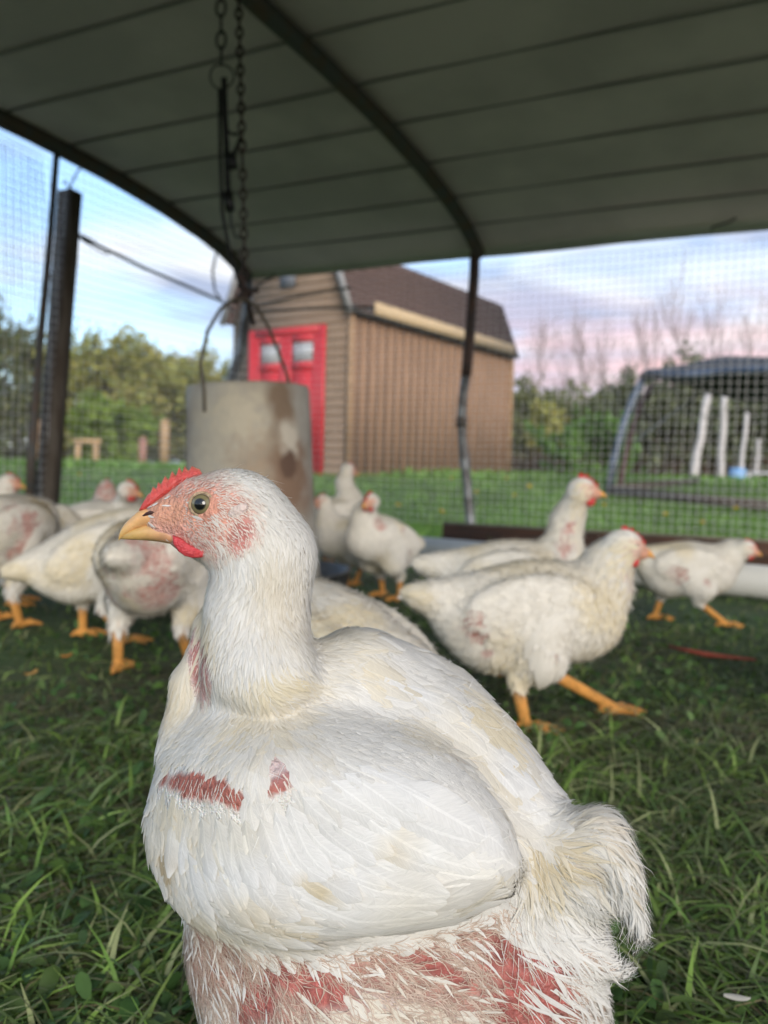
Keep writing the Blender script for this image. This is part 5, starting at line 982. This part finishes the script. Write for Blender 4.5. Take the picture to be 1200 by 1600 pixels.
# contour feathers over trunk, chest and back
S = pick(.0046, 60000); S = S[notleg(S)]; x, y, o = fregions(S); bare = np.clip(bareness(S, .014, (('groove', 1.6), ('strip', 2.2), ('gap', 1.3)))+o['face']+o['belly']*1.25, 0, 1); neckm = (y < 1085)&(x < 505); tail_ = (x > 822)&(y > 1262); keep = (r.random(len(S)) > bare*1.02)&~neckm&~tail_&~((polysd(x, y, WO) < -30)&(x > 470)&(y > 1230)&((S-CPOS)@CF < .43)&(r.random(len(S)) > .12))
S = S[keep]; x, y, o = fregions(S); k = len(S); big = np.clip((x-420)/200, 0, 1)*np.clip((1480-y)/60, 0, 1)
feathers(pl, FF, S, fflow, (.014+.010*big)*r.uniform(.8, 1.25, k), (.0065+.005*big)*r.uniform(.8, 1.2, k), fcol(S, var=.03), 'contour', h1=r.uniform(.0005, .0014, k), jit=.12, seed=5)
# ruffled feathers standing a little off the coat
S = pick(.0095, 60000); S = S[notleg(S)]; x, y, o = fregions(S); S = S[~((y < 1100)&(x < 520))&~((x > 822)&(y > 1262))&(bareness(S, .016, (('groove', 2), ('strip', 2.2), ('belly', 1.2))) < .3)&~((polysd(x, y, WO) < -8)&(x > 450)&(y > 1240)&((S-CPOS)@CF < .43)&(r.random(len(S)) > .22))]; x, y, o = fregions(S); k = len(S); big = np.clip((x-420)/200, 0, 1)
feathers(pl, FF, S, fflow, (.015+.012*big)*r.uniform(.8, 1.3, k), (.006+.004*big)*r.uniform(.7, 1.2, k), fcol(S, var=.06), 'contour', h0=.0008, h1=r.uniform(.0010, .0027, k), jit=.18, curl=.2, seed=55, camber=.16)
# neck hackles
S = pick(.0017, 330000); x, y, o = fregions(S); keep = (y < 1120)&(x < 520)&(r.random(len(S)) > np.clip(o['face']*1.2+bareness(S, .008, (('groove', 2.2),)), 0, .985))&~((y > 1075)&(x > 470)); S = S[keep]; x, y, o = fregions(S); k = len(S); up_ = np.clip((y-740)/230, 0, 1)
feathers(pl, FF, S, fflow, (.004+.012*up_)*r.uniform(.7, 1.3, k), (.0009+.0011*up_)*r.uniform(.6, 1.4, k), fcol(S, var=.06), 'hackle', h1=(.0005+.0007*up_)*r.uniform(.4, 1.9, k), jit=.17, seed=6)
fb_(pl, 'plumage', MAT['feather'])
# hair fine bristles on the face and loose barbs at the outline
br = MB()
S = pick(.00085, 330000); x, y, o = fregions(S); m_ = (y < 905)&(x < 440)&(o['face'] > .15)&~(gb(x, y, 316, 788, 34, 34) > .47)&(x > 262)&~((x < 288)&(y > 778))&(r.random(len(S)) > .12+.4*o['ear']+.35*np.clip((300-x)/50, 0, 1)); S = S[m_]; k = len(S)
feathers(br, FF, S, fflow, r.uniform(.0018, .0038, k)*np.clip((topx(S)[0]-235)/90, .35, 1), .00040, np.repeat([[.84, .76, .68]], k, 0), 'strand', h0=.0007, h1=r.uniform(.0007, .0014, k), jit=.25, curl=.3, seed=7)
S = pick(.0085); S = S[notleg(S)]; x, y, o = fregions(S); S = S[(y < 1500)&(x > 330)&(o['face'] < .3)]; k = len(S); feathers(br, FF, S, fflow, r.uniform(.006, .014, k), .00035, np.repeat([[.85, .84, .80]], k, 0), 'strand', h1=r.uniform(.0015, .005, k), jit=.5, curl=.6, seed=8)
fb_(br, 'bristles', MAT['feather'])
# sparse quills and wisps over the bare skin
qu = MB()
S = pick(.0012, 400000); x, y, o = fregions(S); S = S[(o['belly'] > .2)&(r.random(len(S)) > .5+.4*o['red'])]; k = len(S); sh_ = r.random((k, 1))
feathers(qu, FF, S, fflow, r.uniform(.004, .015, k), r.uniform(.0002, .0006, k), c3([.74, .60, .50])*(1-.4*sh_)+c3([.05, .02, .0])*sh_, 'strand', h0=.0006, h1=r.uniform(.0006, .0022, k), jit=.35, curl=1.3, seed=9)
S = pick(.0050); x, y, o = fregions(S); S = S[(o['belly'] > .2)&(r.random(len(S)) > .62+.38*o['red']-.5*np.clip((y-1560)/40, 0, 1)*(x < 760))]; k = len(S); feathers(qu, FF, S, fflow, r.uniform(.007, .018, k), r.uniform(.0008, .0022, k), fcol(S), 'hackle', h1=r.uniform(.001, .003, k), jit=.35, seed=10)
S = pick(.0018, 180000); x, y, o = fregions(S); S = S[((o['groove'] > .2)|(o['strip'] > .5)|(o['gap'] > .2))&(r.random(len(S)) > .45+.2*(o['strip'] > .15))]; k = len(S); feathers(qu, FF, S, fflow, r.uniform(.003, .008, k), .0005, np.repeat([[.82, .74, .66]], k, 0), 'strand', h1=r.uniform(.0003, .0012, k), jit=.25, seed=11)
# pointed feathers fringing the red strip
ex = np.concatenate([r.uniform(245, 400, 90), r.uniform(405, 470, 24)]); ey = np.interp(ex, [245, 300, 380, 400, 420, 470], [1226, 1208, 1232, 1245, 1226, 1205])+r.normal(0, 7, len(ex)); Sx = np.array([FF.raycast(a, b) for a, b in zip(ex, ey)]); k = len(Sx)
if 0: feathers(qu, FF, Sx[:70], fflow, r.uniform(.007, .015, 70), .0013, np.repeat([[.84, .80, .74]], 70, 0), 'hackle', h1=.0012, jit=.12, seed=12)
fb_(qu, 'quills', MAT['feather'])
# wing: rows of coverts then long flight feathers along the lower edge
wf_ = MB()
def row(pts, L_, W_, h1, kind='contour', jt=.05, sd=1, h0=.0012, col=None):
    P = np.array([FF.raycast(a, b) for a, b in pts]); k = len(P); rr = np.random.default_rng(sd)
    feathers(wf_, FF, P, fflow, np.broadcast_to(L_, (k,))*PXM*rr.uniform(.92, 1.08, k), np.broadcast_to(W_, (k,))*PXM, np.exp(rr.normal(0, .055, (k, 1)))*np.ones((k, 3)), kind, h0=h0, h1=h1*rr.uniform(.7, 1.35, k), jit=jt, seed=sd, camber=.14, colfn=lambda p: fcol(p, base=(.82, .815, .79), var=.004, cream=.4 if col is None else col))
def ln(a, b, n): return [(a[0]+(b[0]-a[0])*i/(n-1), a[1]+(b[1]-a[1])*i/(n-1)) for i in range(n)]
row(ln((430, 1440), (590, 1290), 9), np.linspace(330, 215, 9), 58, .0030, 'flight', .02, 21)
row(ln((400, 1425), (470, 1462), 4), (250, 300, 270, 200), 44, .0026, 'flight', .02, 22)
row(ln((470, 1400), (620, 1230), 8), np.linspace(190, 150, 8), 62, .0034, 'flight', .04, 23, h0=.0018)
row(ln((330, 1405), (380, 1450), 5), 120, 44, .003, 'contour', .05, 24, h0=.0018)
row(ln((300, 1330), (560, 1200), 13), 110, 44, .0030, 'contour', .08, 25, h0=.0016, col=.9)
row(ln((275, 1272), (520, 1285), 12), 95, 42, .0030, 'contour', .10, 26, h0=.0016, col=.9)
row(ln((330, 1350), (520, 1340), 9), 105, 46, .0032, 'contour', .10, 27, h0=.0018, col=.9)
row(ln((600, 1060), (760, 1180), 8), 110, 54, .0028, 'flight', .12, 30, h0=.0012)
row(ln((640, 1240), (740, 1290), 5), 110, 54, .0030, 'flight', .08, 31, h0=.0016)
row(ln((700, 1120), (800, 1225), 6), 80, 46, .0024, 'contour', .12, 32)
fb_(wf_, 'wing_feathers', MAT['feather'])
# soft scapular fluff falling over the wing top and curled tail plumes
sf = MB()
S = pick(.0030, 160000); x, y, o = fregions(S); S = S[(y > 1085)&(y < 1205)&(x > 262)&(x < 620)&(o['strip'] < .2)&(y < 1205-.0*(x))&(r.random(len(S)) > .1)&(bareness(S, .015, (('strip', 1.6), ('groove', 1.5))) < .35)]; k = len(S)
feathers(sf, FF, S, fflow, r.uniform(.011, .018, k), r.uniform(.003, .007, k), fcol(S, var=.03, cream=.3), 'wisp', h1=r.uniform(.0006, .0018, k), jit=.12, seed=40)
S = pick(.0038, 160000); x, y, o = fregions(S); S = S[(x > 805)&(y > 1255)&(y < 1560)&(r.random(len(S)) > o['red']*.9)]; k = len(S); feathers(sf, FF, S, fflow, r.uniform(.018, .040, k), r.uniform(.0014, .0034, k), fcol(S), 'wisp', h1=r.uniform(.001, .0050, k), jit=.24, curl=.3, seed=41, hug=.6)
S = pick(.0017, 220000); x, y, o = fregions(S); S = S[(x > 800)&(y > 1250)&(r.random(len(S)) > .35+o['red']*.6)]; k = len(S); feathers(sf, FF, S, fflow, r.uniform(.012, .042, k), r.uniform(.0003, .0008, k), fcol(S), 'strand', h1=r.uniform(.001, .007, k), jit=.30, curl=.5, seed=42, hug=.5)
fb_(sf, 'tail_fluff', MAT['feather'])
# beak
A12 = np.arange(20)*2*math.pi/20
def bring(px, top_, bot, wy):
    c = fp(px, (top_+bot)/2); return np.array([c+CF*(wy*PXM*math.cos(a))+CU*((bot-top_)/2*PXM*math.sin(a)) for a in A12])
up = [(185.5, 837, 845, 1.2), (189, 828, 841, 4), (196, 817, 836, 8), (206, 808, 830.5, 11.5), (216, 799, 826, 15), (228, 795, 823, 18), (243, 794, 822, 21), (258, 797, 824, 24), (274, 806, 829, 27), (290, 818, 834, 27)]
lo_ = [(189, 838.5, 842.3, 1.5), (198, 832, 843, 6.5), (212, 825, 843.5, 10.5), (228, 819, 844.5, 14.5), (245, 817, 846, 18.5), (262, 819, 849, 22.5), (280, 824, 852, 26)]
mb = MB(); loft(mb, [bring(*q) for q in up]); Vb = mb.v[0]; xb, yb = topx(Vb); t = np.clip((xb-215)/50, 0, 1)[:, None]; nb = vnoise(Vb, 200, 3)[:, None]; mb.c = [c3([.74, .42, .16])*(1-t)+c3([.74, .35, .21])*t-(nb-.5)*.12+c3([.0, .06, .02])*np.clip((200-xb)/14, 0, 1)[:, None]]; bk = fb_(mb, 'beak', M_BEAK)
mb = MB(); loft(mb, [bring(*q) for q in lo_]); Vb = mb.v[0]; xb, yb = topx(Vb); t = np.clip((xb-215)/50, 0, 1)[:, None]; mb.c = [c3([.62, .40, .14])*(1-t)+c3([.66, .34, .20])*t]; fb_(mb, 'lower_beak', M_BEAK, bk)
for o_ in bk.children: pass
# nostril
mb = MB(); P = [at(222, 807, D0-.0052), at(229, 803, D0-.0062), at(236, 801, D0-.0068), at(241, 800.5, D0-.0068)]; mb.tube(P, [.0003, .0009, .0010, .0003], 8, c=c3([.05, .012, .01])); fb_(mb, 'nostril', M_COMB)
# comb
up_o = [(218, 798), (224, 785), (231, 772), (236, 769), (239, 760), (243, 763), (245, 761), (247, 753), (251, 756), (253, 753), (258, 743), (263, 749), (265, 747), (269, 735.5), (274, 743), (276, 741), (280, 729), (285, 738), (286.5, 736), (289, 727.5), (293.5, 735), (296, 734), (300, 727.5), (306, 731), (312, 733), (316, 740), (313, 747), (300, 752), (288, 756), (272, 768), (256, 779), (242, 790), (230, 799)]
mb = MB(); O_ = np.array([fp(*q, .002) for q in up_o]); n = len(O_); ctr = []
ax_ = [(222, 797), (240, 784), (262, 766), (285, 750), (308, 742)]
for q in up_o: 
    c = min(ax_, key=lambda a: (a[0]-q[0])**2+(a[1]-q[1])**2); xx = np.clip(q[0]*.6+c[0]*.4, 222, 308); ctr.append((xx, np.interp(xx, [a[0] for a in ax_], [a[1] for a in ax_])))
ctr = np.array([fp(*c, .002) for c in ctr])
rings = [ctr-CF*.0042, ctr*.55+O_*.45-CF*.0036, ctr*.15+O_*.85-CF*.0016, O_, ctr*.15+O_*.85+CF*.0016, ctr*.55+O_*.45+CF*.0036, ctr+CF*.0042]
V = np.concatenate(rings); F = [(k*n+i, k*n+(i+1) % n, (k+1)*n+(i+1) % n, (k+1)*n+i) for k in range(6) for i in range(n)]; cr = c3([.62, .085, .075]); ct = c3([.80, .36, .22]); tipw = np.array([.0, .0, .25, 1., .25, 0, 0]).repeat(n)*np.tile(np.array([1 if (q[1] < np.interp(q[0], [218, 316], [790, 728])+12) else .3 for q in up_o]), 7)
mb.add(V, F, cr*(1-tipw[:, None]*.95)+ct*tipw[:, None]*.95); fb_(mb, 'comb', M_COMB)
# wattle
W_o = [(270, 836), (282, 840), (296, 850), (310, 857), (322, 861), (325, 866), (317, 871), (303, 872), (290, 869), (279, 861), (271, 849)]
w0 = FF.raycast(296, 858); dw = (w0-CPOS)@CF
for s, dd in ((0, -.0030), (1, .012)):
    mb = MB(); pillow(mb, [at(a, b, dw+dd) for a, b in W_o], CF, .0065, c3([.60, .06, .07]), .8); fb_(mb, 'wattle', M_COMB)
# ear tuft
e0 = FF.raycast(374, 800); mb = MB(); P = np.array([at(372+18*math.cos(a)*math.cos(.5)-9*math.sin(a)*-math.sin(.5)*1, 798-18*math.cos(a)*math.sin(.5)+9*math.sin(a)*math.cos(.5), (e0-CPOS)@CF) for a in np.arange(16)*2*math.pi/16]); pillow(mb, P, CF, .003, c3([.78, .64, .58]), .6); fb_(mb, 'ear_lobe', M_SKIN)
# eyes: ball with pupil and iris, lid ring
pe = FF.raycast(316, 788); 
for s in (-1, 1):
    c = pe+CF*.0030 if s < 0 else pe+CF*(2*((hc_-pe)@CF)-.0030); ax = CF*s*1.0+(-CR*.12 if s < 0 else -CR*.12)
    mb = MB(); orb(mb, c, .0061, ax, [(27, (.004, .004, .005)), (31, (.05, .045, .03)), (50, (.19, .165, .085)), (60, (.11, .085, .045)), (180, (.40, .33, .27))], 40, 40); ey = fb_(mb, 'eye', M_EYE)
    u = np.cross(ax, UP); u /= np.linalg.norm(u); w = np.cross(u, ax); w /= np.linalg.norm(w); mb = MB(); P = [c+ax/np.linalg.norm(ax)*.0026+(u*math.cos(a)*.0062+w*math.sin(a)*.0058) for a in np.linspace(0, 2*math.pi, 37)]; mb.tube(P, .0007, 8, c=c3([.52, .38, .24]), cap=False); fb_(mb, 'eyelid', M_SKIN, ey)
